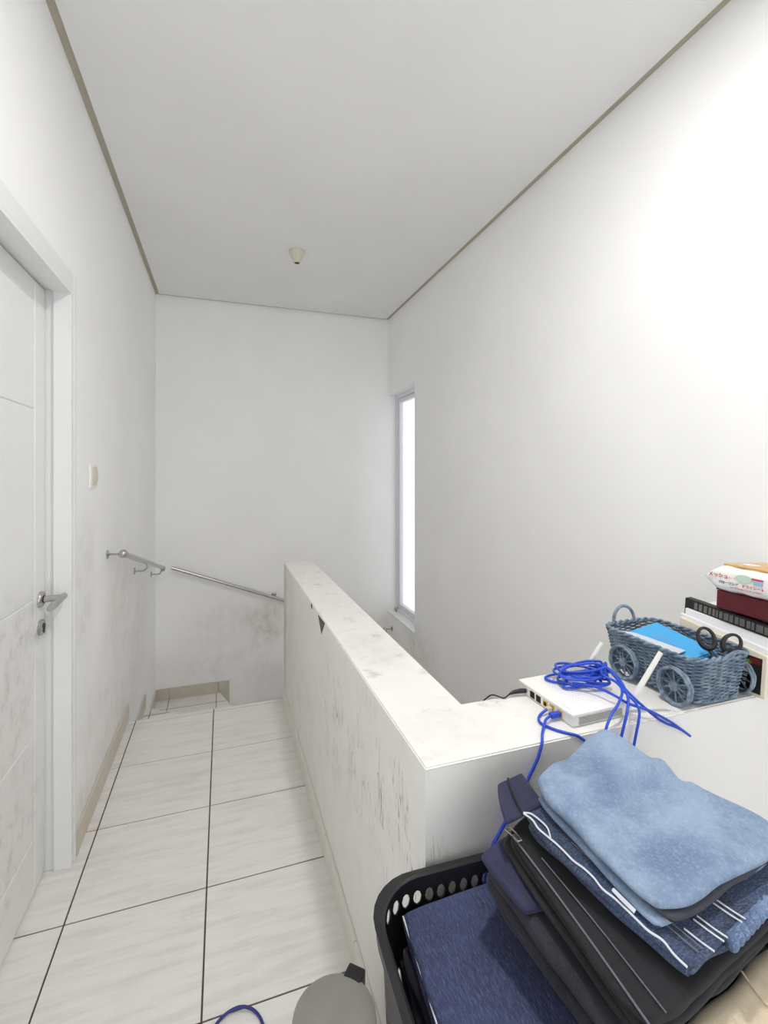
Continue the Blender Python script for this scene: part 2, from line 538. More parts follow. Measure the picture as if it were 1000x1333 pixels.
# ceiling: panel held off the walls by a putty-coloured shadow gap
G = 0.028
struct(MB().box((XL + G, YR, CEIL), (XR - G, YB - G, CEIL + 0.012)).build('ceiling', 'ceiling'), 'pale grey flat ceiling panel')
ga = MB()
ga.box((XL, YR, CEIL + 0.006), (XL + G, YB, CEIL + 0.03)).build('trim_1', 'gap')
MB().box((XR - G, YR, CEIL + 0.006), (XR, YB, CEIL + 0.03)).build('trim_2', 'gap')
MB().box((XL + G, YB - G, CEIL + 0.006), (XR - G, YB, CEIL + 0.03)).build('trim_3', 'gap')
for n, lb in (('trim_1', 'beige shadow gap along the ceiling above the door wall'), ('trim_2', 'beige shadow gap along the ceiling above the tall right wall'),
              ('trim_3', 'thin beige shadow gap along the ceiling above the end wall')):
    struct(bpy.data.objects[n], lb)
struct(MB().box((XL - T, YR - T, CEIL + 0.1), (XR + T, YB + T, CEIL + 0.2)).build('ceiling_slab', 'ceiling'))

# skirting
def skirting(name, pieces, mat, label):
    root = None
    for a, b in pieces:
        o = MB().box(a, b, 0.0015).build(name if root is None else 'skirting_tile', mat, root)
        root = root or struct(o, label)
    return root
def runs(y0, y1):
    cuts = [y0] + [c for c in (GY0 + k * TS for k in range(-6, 8)) if y0 + 0.05 < c < y1 - 0.02] + [y1]
    return list(zip(cuts, cuts[1:]))
skirting('baseboard_left', [((XL + 0.0005, a + 0.001, 0.0005), (XL + 0.011, b - 0.001, 0.085)) for a, b in runs(1.921, YE + 0.02)]
         + [((XL + 0.0005, YE + 0.021, -RI + 0.0005), (XL + 0.011, 3.50, -RI + 0.088))]
         + [((XL + 0.0005, 3.502, -2 * RI + 0.0005), (XL + 0.011, YB - 0.012, -2 * RI + 0.088))], 'skirting', 'beige tile skirting stepping down along the door wall')
skirting('baseboard_back', [((XL + 0.0005, YB - 0.011, -2 * RI + 0.0005), (-0.40, YB - 0.0005, -2 * RI + 0.088)),
                            ((-0.398, YB - 0.011, -2 * RI + 0.0005), (-0.04, YB - 0.0005, -2 * RI + 0.088)),
                            ((-0.038, YB - 0.011, -2 * RI + 0.0005), (-0.027, YB - 0.0005, -2 * RI + 0.088)),
                            ((-0.0255, YB - 0.011, -3 * RI + 0.0005), (0.05, YB - 0.0005, -2 * RI + 0.088)),
                            ((0.051, YB - 0.011, -3 * RI + 0.0005), (0.495, YB - 0.0005, -3 * RI + 0.088))], 'skirting', 'beige tile skirting along the end wall of the stairs')
skirting('baseboard_right', [((HX0 - 0.011, a + 0.001, 0.0005), (HX0 - 0.0005, b - 0.001, 0.075)) for a, b in runs(HY0 + 0.01, YE)], 'skirting_light',
         'off-white tile skirting along the half wall')
skirting('baseboard_near', [((HX0, HY0 - 0.011, 0.0005), (XR, HY0 - 0.0005, 0.075))], 'skirting_light', 'off-white tile skirting below the ledge')

# ------------------------------------------------------------------ window
wn = MB()
WX = XR + 0.075
def ring(mb, x0, x1, y0, y1, z0, z1, w):
    mb.box((x0, y0, z0), (x1, y0 + w, z1)).box((x0, y1 - w, z0), (x1, y1, z1)).box((x0, y0 + w, z0), (x1, y1 - w, z0 + w)).box((x0, y0 + w, z1 - w), (x1, y1 - w, z1))
ring(wn, WX, WX + 0.05, WY0 + 0.002, YB - 0.002, WZ0 + 0.012, WZ1 - 0.002, 0.032)
wd = struct(wn.build('window_1', 'alu'), 'tall narrow white framed window at the end of the right wall')
sh = MB(); ring(sh, WX + 0.012, WX + 0.045, WY0 + 0.036, YB - 0.036, WZ0 + 0.046, WZ1 - 0.036, 0.036)
sash = sh.build('sash', 'alu', wd)
MB().box((WX + 0.026, WY0 + 0.07, WZ0 + 0.08), (WX + 0.030, YB - 0.07, WZ1 - 0.07)).build('pane', 'glass', wd)
MB().box((XR - 0.006, WY0 + 0.002, WZ0), (XR + T, YB - 0.002, WZ0 + 0.011)).build('sill', 'frame', wd)
kn = MB().lathe([(0.006, 0), (0.006, 0.02), (0.016, 0.024), (0.018, 0.034), (0.012, 0.042)], (0, 0, 0), 14)
kn.xf(Matrix.Translation((WX - 0.022, YB - 0.07, WZ0 + 0.012))).build('latch_knob', 'steel', wd, True)
struct(MB().box((XR + 1.3, 2.2, LOW), (XR + 1.42, 13.0, 6.0)).build('wall_outside', 'outside'), 'pale outside wall seen through the narrow window')

# ------------------------------------------------------------------ door
LX = -0.57                                    # face of the door leaf
d = struct(MB().box((LX - 0.036, DY0 + 0.03, 0.006), (LX - 0.004, 1.880, 1.970)).build('door_1', 'door'), 'white grooved wooden door, closed, with grime around its handle')
gz = [0.008, 0.186, 0.513, 0.947, 1.555, 1.902, 1.970]
def panel(a, b):
    mb = MB().box((LX - 0.006, a[0], a[1]), (LX, b[0], b[1]))
    es = [e for e in mb.bm.edges if all(v.co.x > LX - 1e-5 for v in e.verts)]
    bmesh.ops.bevel(mb.bm, geom=es, offset=0.0034, segments=1, affect='EDGES')
    return mb
panel((1.79, 0.008), (1.880, 1.970)).build('stile', 'door', d)
panel((DY0 + 0.032, 0.008), (1.09, 1.970)).build('stile', 'door', d)
for a, b in zip(gz, gz[1:]):
    panel((1.0905, a + 0.0003), (1.7895, b - 0.0003)).build('panel', 'door', d)
h = MB().lathe([(0.026, 0), (0.026, 0.006), (0.022, 0.010)], (LX, 1.835, 0.934), 28, 'x')
hd = h.build('handle', 'steel', d, True)
lv = [(LX + 0.008, 1.835, 0.934), (LX + 0.066, 1.835, 0.936)]
MB().tube(lv, 0.0105, 16).build('spindle', 'steel', hd, True)
MB().tube([(LX + 0.064, 1.850, 0.938), (LX + 0.064, 1.715, 0.930)], 0.0105, 16).build('lever', 'steel', hd, True)
MB().lathe([(0.0125, 0), (0.0125, 0.004)], (LX + 0.009, 1.835, 0.934), 20, 'x').build('collar', 'steel_dark', hd, True)
k = MB().lathe([(0.026, 0), (0.026, 0.006), (0.021, 0.010)], (LX, 1.835, 0.842), 28, 'x').build('lock_plate', 'steel', d, True)
MB().lathe([(0.0085, 0), (0.0085, 0.003)], (LX + 0.0098, 1.835, 0.848), 16, 'x').box((LX + 0.0098, 1.831, 0.826), (LX + 0.0128, 1.839, 0.845)).build('keyhole', 'steel_dark', k)
# frame
fr = MB()
FX = XL + 0.007
fr.box((XL - T, 1.885, 0.001), (FX, 1.893, DZ - 0.0))                               # lining, latch side
fr.box((-0.543, 1.872, 0.001), (FX, 1.8848, 1.963))                                  # stop, latch side
fr.box((FX - 0.012, 1.8935, 0.001), (FX - 0.004, 1.905, 2.034)).box((FX - 0.012, 1.9055, 0.001), (FX + 0.002, 1.918, 2.034))                              # architrave, latch side
fr.box((XL - T, DY0, 0.001), (FX, DY0 + 0.028, DZ))
fr.box((FX - 0.012, DY0 - 0.03, 0.001), (FX, DY0 - 0.0005, 2.034))
fr.box((XL - T, DY0 + 0.028, 1.974), (FX, 1.8848, DZ))                               # head lining
fr.box((-0.543, DY0 + 0.028, 1.9632), (FX, 1.8848, 1.9738))                          # head stop
fr.box((FX - 0.012, DY0, DZ + 0.0005), (FX, 1.893, 2.034))                           # head architrave
struct(fr.build('trim_4', 'frame'), 'white wooden door frame')
# unseen panel added behind the door to block light leaks
struct(MB().box((XL - T - 0.02, DY0 - 0.05, 0), (XL - T - 0.005, DY1 + 0.05, DZ + 0.05)).build('light_block_behind_door', 'wall_left'))

# ------------------------------------------------------------------ light switch
sw = empty('light_switch', (XL, 2.17, 1.34))
tag(sw, 'cream light switch plate on the wall beside the door', 'switch')
MB().box((XL + 0.0002, 2.118, 1.291), (XL + 0.008, 2.226, 1.386), 0.003).build('plate', 'plastic_white', sw, True)
MB().box((XL + 0.008, 2.142, 1.301), (XL + 0.0105, 2.208, 1.376), 0.001).build('insert', 'plastic_cream', sw)
MB().box((XL + 0.0106, 2.146, 1.318), (XL + 0.0145, 2.204, 1.360), 0.0015).build('rocker', 'plastic_cream', sw)

# ------------------------------------------------------------------ handrails
def rosette(c, axis, sgn, parent):
    pr = [(0.021, 0.0), (0.021, 0.003 * sgn), (0.016, 0.006 * sgn), (0.006, 0.007 * sgn)]
    return MB().lathe(pr, c, 20, axis).build('rosette', 'steel', parent, True)
def sphere(c, r, name, mat, parent):
    pr = [(max(1e-4, r * math.sin(a)), -r * math.cos(a)) for a in [PI * (0.02 + 0.96 * i / 10) for i in range(11)]]
    return MB().lathe(pr, c, 18).build(name, mat, parent, True)

RX = XL + 0.068
r1 = empty('handrail', (XL, 2.44, 0.98))
tag(r1, 'short steel handrail on the wall beside the light switch', 'handrail')
def rz(y): return 0.984 + (y - 2.413) * (0.633 - 0.984) / (3.936 - 2.413)
MB().tube([(RX, 2.425, rz(2.425)), (RX, 3.93, rz(3.93))], 0.0135, 16).build('rail', 'steel', r1, True)
sphere((RX, 2.413, 0.984), 0.0195, 'end_ball', 'steel', r1)
MB().lathe([(0.0165, 0), (0.0165, 0.03)], (0, 0, 0), 16).xf(Matrix.Translation((RX, 3.93, rz(3.93))) @ Matrix.Rotation(math.radians(103), 4, 'X')).build('end_cap', 'steel', r1, True)
rosette((XL + 0.0003, 2.43, 0.982), 'x', 1, r1)
MB().tube([(XL + 0.006, 2.43, 0.982), (RX - 0.012, 2.415, 0.984)], 0.0045, 10).build('bracket', 'steel', r1, True)
for y in (3.12, 3.80):
    rosette((XL + 0.0003, y, rz(y) - 0.05), 'x', 1, r1)
    MB().tube(bez([(XL + 0.006, y, rz(y) - 0.05), (RX - 0.02, y, rz(y) - 0.05), (RX, y, rz(y) - 0.035), (RX, y, rz(y) - 0.012)], 6), 0.005, 10).build('bracket', 'steel', r1, True)

RY = YB - 0.066
r2 = empty('handrail', (0.4, YB, 0.3))
tag(r2, 'long steel handrail sloping down across the end wall', 'handrail')
def rx(xx): return 0.618 + (xx + 0.375) * (0.295 - 0.618) / (0.471 + 0.375)
MB().tube([(-0.375, RY, rx(-0.375)), (1.27, RY, rx(1.27))], 0.0135, 16).build('rail', 'steel', r2, True)
sphere((1.285, RY, rx(1.285)), 0.019, 'end_ball', 'steel', r2)
for xx in (0.405, 1.22):
    MB().lathe([(0.021, 0.0), (0.021, -0.003), (0.016, -0.006), (0.006, -0.007)], (xx, YB - 0.0003, rx(xx) + 0.012), 20, 'y').build('rosette', 'steel', r2, True)
    MB().tube([(xx, YB - 0.005, rx(xx) + 0.012), (xx, RY + 0.01, rx(xx) + 0.004)], 0.005, 10).build('bracket', 'steel', r2, True)
r3 = empty('handrail', (XR, 3.9, -0.05))
tag(r3, 'steel handrail below the narrow window', 'handrail')
MB().tube([(XR - 0.07, 3.94, -0.035), (XR - 0.07, 2.2, -1.2)], 0.0135, 16).build('rail', 'steel', r3, True)
sphere((XR - 0.07, 3.95, -0.03), 0.019, 'end_ball', 'steel', r3)
rosette((XR - 0.0003, 3.95, -0.03), 'x', -1, r3)
MB().tube([(XR - 0.005, 3.95, -0.03), (XR - 0.055, 3.95, -0.03)], 0.005, 10).build('bracket', 'steel', r3, True)
rosette((XR - 0.0003, 2.6, -0.985), 'x', -1, r3)
MB().tube([(XR - 0.005, 2.6, -0.985), (XR - 0.07, 2.6, -0.945)], 0.005, 10).build('bracket', 'steel', r3, True)

# ------------------------------------------------------------------ lamp holder and ceiling lamp
lh = empty('lamp_holder', (0.44, 2.985, CEIL))
tag(lh, 'small white cone lamp holder without bulb on the ceiling', 'lamp holder')
MB().lathe([(0.051, 0), (0.051, -0.008), (0.046, -0.014), (0.022, -0.066), (0.019, -0.072), (0.0165, -0.072), (0.016, -0.05), (0.002, -0.05)], (0.44, 2.985, CEIL - 0.0005), 32).build('cone', 'plastic_cream', lh, True, 40)
MB().lathe([(0.0155, 0), (0.0155, 0.004), (0.001, 0.004)], (0.44, 2.985, CEIL - 0.072), 20).build('socket', 'brown', lh)
LPX, LPY = 0.52, 0.74
cl = empty('ceiling_lamp', (LPX, LPY, CEIL))
tag(cl, 'round flush white ceiling lamp over the ledge', 'ceiling lamp')
MB().lathe([(0.095, 0), (0.095, -0.010), (0.090, -0.014), (0.076, -0.014), (0.075, -0.008), (0.001, -0.008)], (LPX, LPY, CEIL - 0.0005), 40).build('housing', 'plastic_white', cl, True, 40)
M['lamp_glow'] = emit('lamp_diffuser', (1.0, 0.982, 0.955), LAMP_POWER)
MB().lathe([(0.0745, -0.0085), (0.0745, -0.0095), (0.001, -0.0095)], (LPX, LPY, CEIL - 0.0005), 40).build('diffuser', 'lamp_glow', cl)

# ------------------------------------------------------------------ pedal bin and floor cable
BX, BY = 0.213, 0.935
pb = empty('pedal_bin', (BX, BY, 0))
tag(pb, 'small round bin with scuffed grey lid beside the black laundry basket', 'bin')
MB().lathe([(0.074, 0.001), (0.076, 0.02), (0.080, 0.225), (0.082, 0.232)], (BX, BY, 0), 40).build('body', 'bin', pb, True)
MB().lathe([(0.0845, 0.2325), (0.0855, 0.240), (0.084, 0.250), (0.07, 0.256), (0.03, 0.259), (0.001, 0.2595)], (BX, BY, 0), 48).build('lid', 'bin', pb, True)
hm = MB().box((-0.020, 0.072, 0.205), (0.020, 0.106, 0.254), 0.004).xf(Matrix.Translation((BX, BY, 0)) @ Matrix.Rotation(math.radians(-42), 4, 'Z'))
hm.build('hinge', 'black', pb, True)
MB().box((-0.018, -0.125, 0.006), (0.018, -0.068, 0.016), 0.003).xf(Matrix.Translation((BX, BY, 0)) @ Matrix.Rotation(math.radians(-42), 4, 'Z')).build('pedal', 'black', pb)
fc = MB().tube(bez([(-0.32, 0.15, 0.0042), (-0.26, 0.45, 0.0042), (-0.16, 0.80, 0.0042), (-0.10, 1.02, 0.0042), (-0.055, 1.15, 0.0042), (-0.015, 1.222, 0.006), (0.04, 1.236, 0.012), (0.085, 1.205, 0.006), (0.10, 1.12, 0.0042), (0.09, 1.0, 0.0042), (0.075, 0.85, 0.0042), (0.10, 0.60, 0.0042), (0.16, 0.30, 0.0042), (0.30, 0.10, 0.0042)], 10), 0.0035, 10)
tag(fc.build('cable', 'cable_navy', None, True), 'dark blue cable arching on the floor tiles by the bin', 'cable')

# ------------------------------------------------------------------ laundry basket
def rrect(cx, cy, hx, hy, r, n):
    """n points evenly spaced round a rounded rectangle"""
    segs = [('l', (hx - r, -hy), (hx - r, -hy))]
    pts = []
    L = [2 * (hy - r), PI * r / 2, 2 * (hx - r), PI * r / 2, 2 * (hy - r), PI * r / 2, 2 * (hx - r), PI * r / 2]
    tot = sum(L)
    for i in range(n):
        s = tot * i / n
        k = 0
        while s > L[k]:
            s -= L[k]; k += 1
        if k == 0: p = (hx, -hy + r + s)
        elif k == 1: a = s / r; p = (hx - r + r * math.cos(a), hy - r + r * math.sin(a))
        elif k == 2: p = (hx - r - s, hy)
        elif k == 3: a = PI / 2 + s / r; p = (-hx + r + r * math.cos(a), hy - r + r * math.sin(a))
        elif k == 4: p = (-hx, hy - r - s)
        elif k == 5: a = PI + s / r; p = (-hx + r + r * math.cos(a), -hy + r + r * math.sin(a))
        elif k == 6: p = (-hx + r + s, -hy)
        else: a = 1.5 * PI + s / r; p = (hx - r + r * math.cos(a), -hy + r + r * math.sin(a))
        pts.append((cx + p[0], cy + p[1]))
    return pts
RIM = 0.65
BCX, BCY, BHX, BHY, BROT = 0.530, 0.556, 0.310, 0.202, math.radians(-2.0)
lb = empty('laundry_basket', (BCX, BCY, 0))
tag(lb, 'tall black plastic laundry basket full of folded jeans', 'basket')
bm = bmesh.new()
N = 84
levels = [0.0006, 0.05, 0.15, 0.175, 0.275, 0.30, 0.40, 0.425, 0.525, 0.55, 0.602, 0.630, 0.645]
rings = []
for z in levels:
    f = 0.90 + 0.10 * (z / RIM)
    rings.append([bm.verts.new((x, y, z)) for x, y in rrect(0, 0, (BHX - 0.0085) * f, (BHY - 0.0085) * f, 0.07, N)])
holes = {1, 3, 5, 7, 10}
for r in range(len(levels) - 1):
    for k in range(N):
        a, b, c, d2 = rings[r][k], rings[r][(k + 1) % N], rings[r + 1][(k + 1) % N], rings[r + 1][k]
        if r not in holes:
            bm.faces.new((a, b, c, d2)); continue
        inner = []
        for q in range(8):
            ang = PI * 1.25 + q * PI / 4
            u = 0.5 + 0.36 * max(-1, min(1, 1.25 * math.cos(ang))) * (1 if q % 2 else 0.72)
            v = 0.5 + 0.44 * max(-1, min(1, 1.25 * math.sin(ang))) * (1 if q % 2 else 0.82)
            inner.append(bm.verts.new(a.co * (1 - u) * (1 - v) + b.co * u * (1 - v) + c.co * u * v + d2.co * (1 - u) * v))
        cs = (a, b, c, d2)
        for q in range(4):
            i0, i1, i2 = inner[2 * q], inner[(2 * q + 1) % 8], inner[(2 * q + 2) % 8]
            bm.faces.new((cs[q], cs[(q + 1) % 4], i2, i1, i0))
bm.faces.new(rings[0][::-1])
me = bpy.data.meshes.new('tub'); bm.to_mesh(me); bm.free(); me.materials.append(M['basket'])
tub = bpy.data.objects.new('tub', me); COL.objects.link(tub); tub.parent = lb
sm = tub.modifiers.new('solid', 'SOLIDIFY'); sm.thickness = 0.003; sm.offset = -1
rb = bmesh.new()
prof = [(-0.004, -0.030), (0.0, -0.030), (0.0, -0.004), (0.004, 0.0), (-0.007, 0.002), (-0.011, -0.001), (-0.011, -0.008), (-0.006, -0.008)]
rr = []
for (px, pz) in prof:
    rr.append([rb.verts.new((x, y, RIM + pz)) for x, y in rrect(0, 0, BHX + px, BHY + px, 0.085, 96)])
for i in range(len(rr)):
    a, b = rr[i], rr[(i + 1) % len(rr)]
    for k in range(96):
        rb.faces.new((a[k], a[(k + 1) % 96], b[(k + 1) % 96], b[k]))
bmesh.ops.recalc_face_normals(rb, faces=rb.faces)
me = bpy.data.meshes.new('rim'); rb.to_mesh(me); rb.free(); me.materials.append(M['basket'])
for p in me.polygons: p.use_smooth = True
me.set_sharp_from_angle(angle=math.radians(40))
rimo = bpy.data.objects.new('rim', me); COL.objects.link(rimo); rimo.parent = lb
lb.rotation_euler.z = BROT

# ------------------------------------------------------------------ folded clothes
def cloth(name, quad, thick, mat, parent=None, layers=1, nu=30, nv=30, wr=0.004, seed=0, corner=0.25, slip=0.004, freq=14.0, sag=0.0, feat=None):
    """folded garment: stacked soft layers, each a closed pillow over the quad A-B-C-D (top surface)"""
    A, B, C, D = [Vector(q) for q in quad]
    nrm = ((C - A).cross(D - B)).normalized()
    if nrm.z < 0: nrm = -nrm
    bm = bmesh.new()
    tl = thick / layers
    rnd = random.Random(seed)
    for L in range(layers):
        off = -L * tl
        dx = Vector((rnd.uniform(-slip, slip), rnd.uniform(-slip, slip), 0)) * (1 if L else 0)
        top, bot = [], []
        for i in range(nu + 1):
            ra, rb_ = [], []
            for j in range(nv + 1):
                # denser sampling near the border
                u0 = -math.cos(PI * i / nu) * 0.55 + (2 * i / nu - 1) * 0.45
                v0 = -math.cos(PI * j / nv) * 0.55 + (2 * j / nv - 1) * 0.45
                u = u0 * (1 - corner * 0.18 * v0 ** 6)
                v = v0 * (1 - corner * 0.18 * u0 ** 6)
                s, t = (u + 1) / 2, (v + 1) / 2
                p = A * (1 - s) * (1 - t) + B * s * (1 - t) + C * s * t + D * (1 - s) * t
                # wavy outline
                p = p + dx + Vector((noise.noise(p * 17 + Vector((seed, L, 0))), noise.noise(p * 17 + Vector((0, seed, L + 5))), 0)) * slip * 1.2
                eu = 1 - abs(u0); ev = 1 - abs(v0)
                size = min((B - A).length, (D - A).length)
                e = min(eu * (B - A).length / 2, ev * (D - A).length / 2)
                rr_ = tl * 0.55
                k = min(1.0, e / rr_)
                prof = math.sqrt(max(0.0, 1 - (1 - k) ** 2))
                h = tl / 2 * prof
                q = Vector((p.x * freq, p.y * freq, seed * 3.1 + L))
                wv = noise.noise(q) * 0.6 + noise.noise(q * 2.3) * 0.3 + noise.noise(q * 5.1) * 0.12
                wv *= wr * min(1.0, e / 0.012)
                mid = off - tl / 2
                fz = feat(s, t) if (feat and L == 0) else 0.0
                sg = -sag * ((s - 0.5) ** 2 + (t - 0.5) ** 2) * 2
                ra.append(p + nrm * (mid + h + (wv if L == 0 else wv * 0.3)) + Vector((0, 0, fz + sg)))
                rb_.append(p + nrm * (mid - h * 0.98 + wv * 0.2) + Vector((0, 0, sg)))
            top.append(ra); bot.append(rb_)
        tv = [[bm.verts.new(p) for p in r] for r in top]
        bv = [[tv[i][j] if (i in (0, nu) or j in (0, nv)) else bm.verts.new(bot[i][j]) for j in range(nv + 1)] for i in range(nu + 1)]
        for i in range(nu):
            for j in range(nv):
                bm.faces.new((tv[i][j], tv[i + 1][j], tv[i + 1][j + 1], tv[i][j + 1]))
                try:
                    bm.faces.new((bv[i][j], bv[i][j + 1], bv[i + 1][j + 1], bv[i + 1][j]))
                except ValueError:
                    pass
    bmesh.ops.recalc_face_normals(bm, faces=bm.faces)
    me = bpy.data.meshes.new(name); bm.to_mesh(me); bm.free()
    me.materials.append(M[mat])
    for p in me.polygons: p.use_smooth = True
    return obj(name, me, parent)

def lerpq(quad, s, t, dz=0.0):
    A, B, C, D = [Vector(q) for q in quad]
    return A * (1 - s) * (1 - t) + B * s * (1 - t) + C * s * t + D * (1 - s) * t + Vector((0, 0, dz))

def sink(quad, dz, grow=0.0):
    c = sum((Vector(q) for q in quad), Vector()) / 4
    return [tuple(c + (Vector(q) - c) * (1 + grow) + Vector((0, 0, dz))) for q in quad]

LJ = [(0.478, 0.662, 0.846), (0.700, 0.728, 0.852), (0.812, 0.468, 0.808), (0.508, 0.434, 0.808)]
def lj_feat(s, t):
    f = 0.0
    f += 0.010 * math.exp(-((t - 0.16 - 0.22 * s) / 0.05) ** 2) * min(1, 4 * s)       # pull fold near the corner by the wall
    f += -0.009 * math.exp(-((t - 0.26 - 0.22 * s) / 0.04) ** 2) * min(1, 3 * s)
    f += 0.012 * math.exp(-((s - 1) ** 2 + t ** 2) / 0.03)                             # lifted corner
    f += 0.003 * math.sin(9 * s + 5 * t)
    # sharper creases running down the leg
    for k, (c0, sl, am) in enumerate(((0.42, 0.30, 0.005), (0.58, 0.12, 0.004), (0.72, -0.15, 0.0035), (0.30, 0.5, 0.004))):
        d = t - c0 - sl * (s - 0.5) + 0.03 * math.sin(6 * s + k)
        f += am * (math.exp(-(d / 0.022) ** 2) - 0.9 * math.exp(-((d - 0.045) / 0.03) ** 2)) * max(0.0, math.sin(PI * min(1, max(0, (s - 0.1 * k) * 1.3))))
    return f
lj = empty('jeans', (0.62, 0.56, 0.80))
tag(lj, 'light blue denim jeans folded on top of the laundry pile', 'jeans')
cloth('fold', LJ, 0.015, 'denim_light', lj, 1, 44, 44, 0.0055, 3, 0.5, 0.006, 10.0, 0, lj_feat)
cloth('lining', sink([lerpq(LJ, 0.06, 0.1), lerpq(LJ, 0.92, 0.1), lerpq(LJ, 0.96, 0.985), lerpq(LJ, 0.05, 1.005)], -0.0155), 0.008, 'denim_lining', lj, 1, 24, 24, 0.002, 5)
cloth('fold', sink([lerpq(LJ, 0.02, 0.05), lerpq(LJ, 0.95, 0.05), lerpq(LJ, 0.97, 0.97), lerpq(LJ, 0.0, 0.965)], -0.024), 0.009, 'denim_light', lj, 1, 24, 24, 0.002, 6)

J2 = [(0.446, 0.640, 0.808), (0.690, 0.722, 0.816), (0.800, 0.462, 0.772), (0.512, 0.402, 0.768)]
j2 = empty('jeans', (0.61, 0.56, 0.77))
tag(j2, 'faded mid blue jeans with pale seams under the light blue pair', 'jeans')
cloth('fold', J2, 0.026, 'denim_mid', j2, 2, 34, 34, 0.004, 11, 0.4, 0.006, 16.0)
def seam(quad, pts, dz, r, mat, parent, name='seam'):
    return MB().tube(bez([lerpq(quad, s, t, dz) for s, t in pts], 8), r, 6).build(name, mat, parent, True)
wvy = [(0.012 + 0.012 * math.sin(k * 1.9) * (0.5 + 0.5 * math.sin(k)), 0.02 + 0.96 * k / 16) for k in range(17)]
seam(J2, wvy, 0.003, 0.0014, 'thread_white', j2, 'piping')
seam(J2, [(0.012, 0.02), (0.05, 0.06), (0.055, 0.16), (0.016, 0.22)], 0.004, 0.0013, 'thread_white', j2, 'piping')
for q in (0.10, 0.13):
    seam(J2, [(q, 0.3), (q, 0.6), (q + 0.01, 0.97)], 0.0025, 0.0009, 'thread_grey', j2)
for q in (0.16, 0.24, 0.27, 0.40, 0.43):
    seam(J2, [(q, 0.88), (q + 0.005, 0.95), (q + 0.012, 0.995), (q + 0.013, 1.006)], 0.002, 0.0011, 'thread_white', j2)
# belt loop
bl = MB().tube([lerpq(J2, 0.035, 0.60, 0.006), lerpq(J2, 0.02, 0.66, 0.009), lerpq(J2, 0.03, 0.72, 0.005)], 0.0028, 6)
bl.build('belt_loop', 'thread_white', j2, True)
# rolled hem strip along the front edge, with ribbed fades
hem = MB()
hp = [lerpq(J2, 0.30 + 0.68 * q / 110, 1.0, -0.008) + Vector((0, -0.0012 * math.sin(q * 0.8), 0)) for q in range(111)]
hem.tube(hp, [0.0088 + 0.0010 * math.sin(q * 0.8) for q in range(111)], 10)
hem.build('hem', 'denim_faded', j2, True, 80)

B3 = [(0.425, 0.655, 0.776), (0.640, 0.735, 0.784), (0.835, 0.452, 0.738), (0.440, 0.392, 0.734)]
b3 = empty('trousers', (0.60, 0.55, 0.72))
tag(b3, 'black trousers with metal zip folded under the jeans', 'trousers')
cloth('fold', B3, 0.033, 'black_cloth', b3, 3, 34, 34, 0.003, 21, 0.35, 0.006, 12.0)
seam(B3, [(0.03, 0.03), (0.035, 0.3), (0.03, 0.65), (0.02, 0.98)], 0.0020, 0.0014, 'thread_grey', b3, 'zip_tape')
seam(B3, [(0.10, 0.25), (0.10, 0.6), (0.09, 0.98)], 0.0026, 0.0009, 'thread_grey', b3)
zp = empty_pos = lerpq(B3, 0.03, 0.07, 0.004)
zz = MB()
zz.tube([zp + Vector((-0.006, 0.012, 0.002)), zp + Vector((0.004, 0.014, 0.002)), zp + Vector((0.006, -0.002, 0.003)), zp + Vector((-0.003, -0.004, 0.003))], 0.0014, 6, True)
zz.box(tuple(zp + Vector((-0.003, -0.018, 0))), tuple(zp + Vector((0.005, -0.003, 0.005))), 0.001)
zz.build('zip_pull', 'steel', b3)

N4 = [(0.392, 0.672, 0.730), (0.620, 0.722, 0.738), (0.83, 0.50, 0.700), (0.428, 0.400, 0.692)]
n4 = empty('trousers', (0.58, 0.55, 0.66))
tag(n4, 'dark navy soft trousers folded beneath the black zip trousers', 'trousers')
cloth('fold', N4, 0.050, 'charcoal_cloth', n4, 2, 34, 34, 0.004, 31, 0.5, 0.006, 10.0)
cloth('waist_fold', [(0.386, 0.664, 0.744), (0.460, 0.690, 0.743), (0.476, 0.572, 0.723), (0.406, 0.566, 0.729)], 0.014, 'navy_cloth', n4, 1, 24, 24, 0.004, 33, 0.4)

# navy waistband with its own zip standing at the back of the pile
nv = tag(cloth('shorts', [(0.440, 0.696, 0.822), (0.502, 0.714, 0.820), (0.492, 0.640, 0.8135), (0.416, 0.636, 0.800)], 0.007, 'navy_cloth', None, 1, 20, 20, 0.003, 35, 0.3),
         'navy shorts squeezed between the jeans and the wall', 'shorts')
seam([(0.440, 0.696, 0.822), (0.502, 0.714, 0.820), (0.492, 0.640, 0.8135), (0.416, 0.636, 0.800)], [(0.42, 0.02), (0.4, 0.5), (0.45, 0.98)], 0.001, 0.0022, 'black_cloth', nv, 'zip')

BG = [(0.500, 0.470, 0.672), (0.86 - 0.06, 0.50, 0.690), (0.795, 0.385, 0.676), (0.488, 0.375, 0.664)]
bg = empty('trousers', (0.64, 0.42, 0.64))
tag(bg, 'beige cotton trousers folded at the near edge of the basket', 'trousers')
BG = [(0.455, 0.398, 0.700), (0.62, 0.452, 0.712), (0.80, 0.444, 0.700), (0.66, 0.366, 0.690)]
BG = [(0.520, 0.424, 0.690), (0.800, 0.462, 0.695), (0.800, 0.396, 0.684), (0.520, 0.366, 0.676)]
cloth('fold', BG, 0.038, 'beige_cloth', bg, 1, 26, 26, 0.005, 41, 0.4, 0.005, 18.0)
seam(BG, [(0.45, 0.02), (0.43, 0.5), (0.44, 0.98)], 0.003, 0.0012, 'beige_cloth', bg)

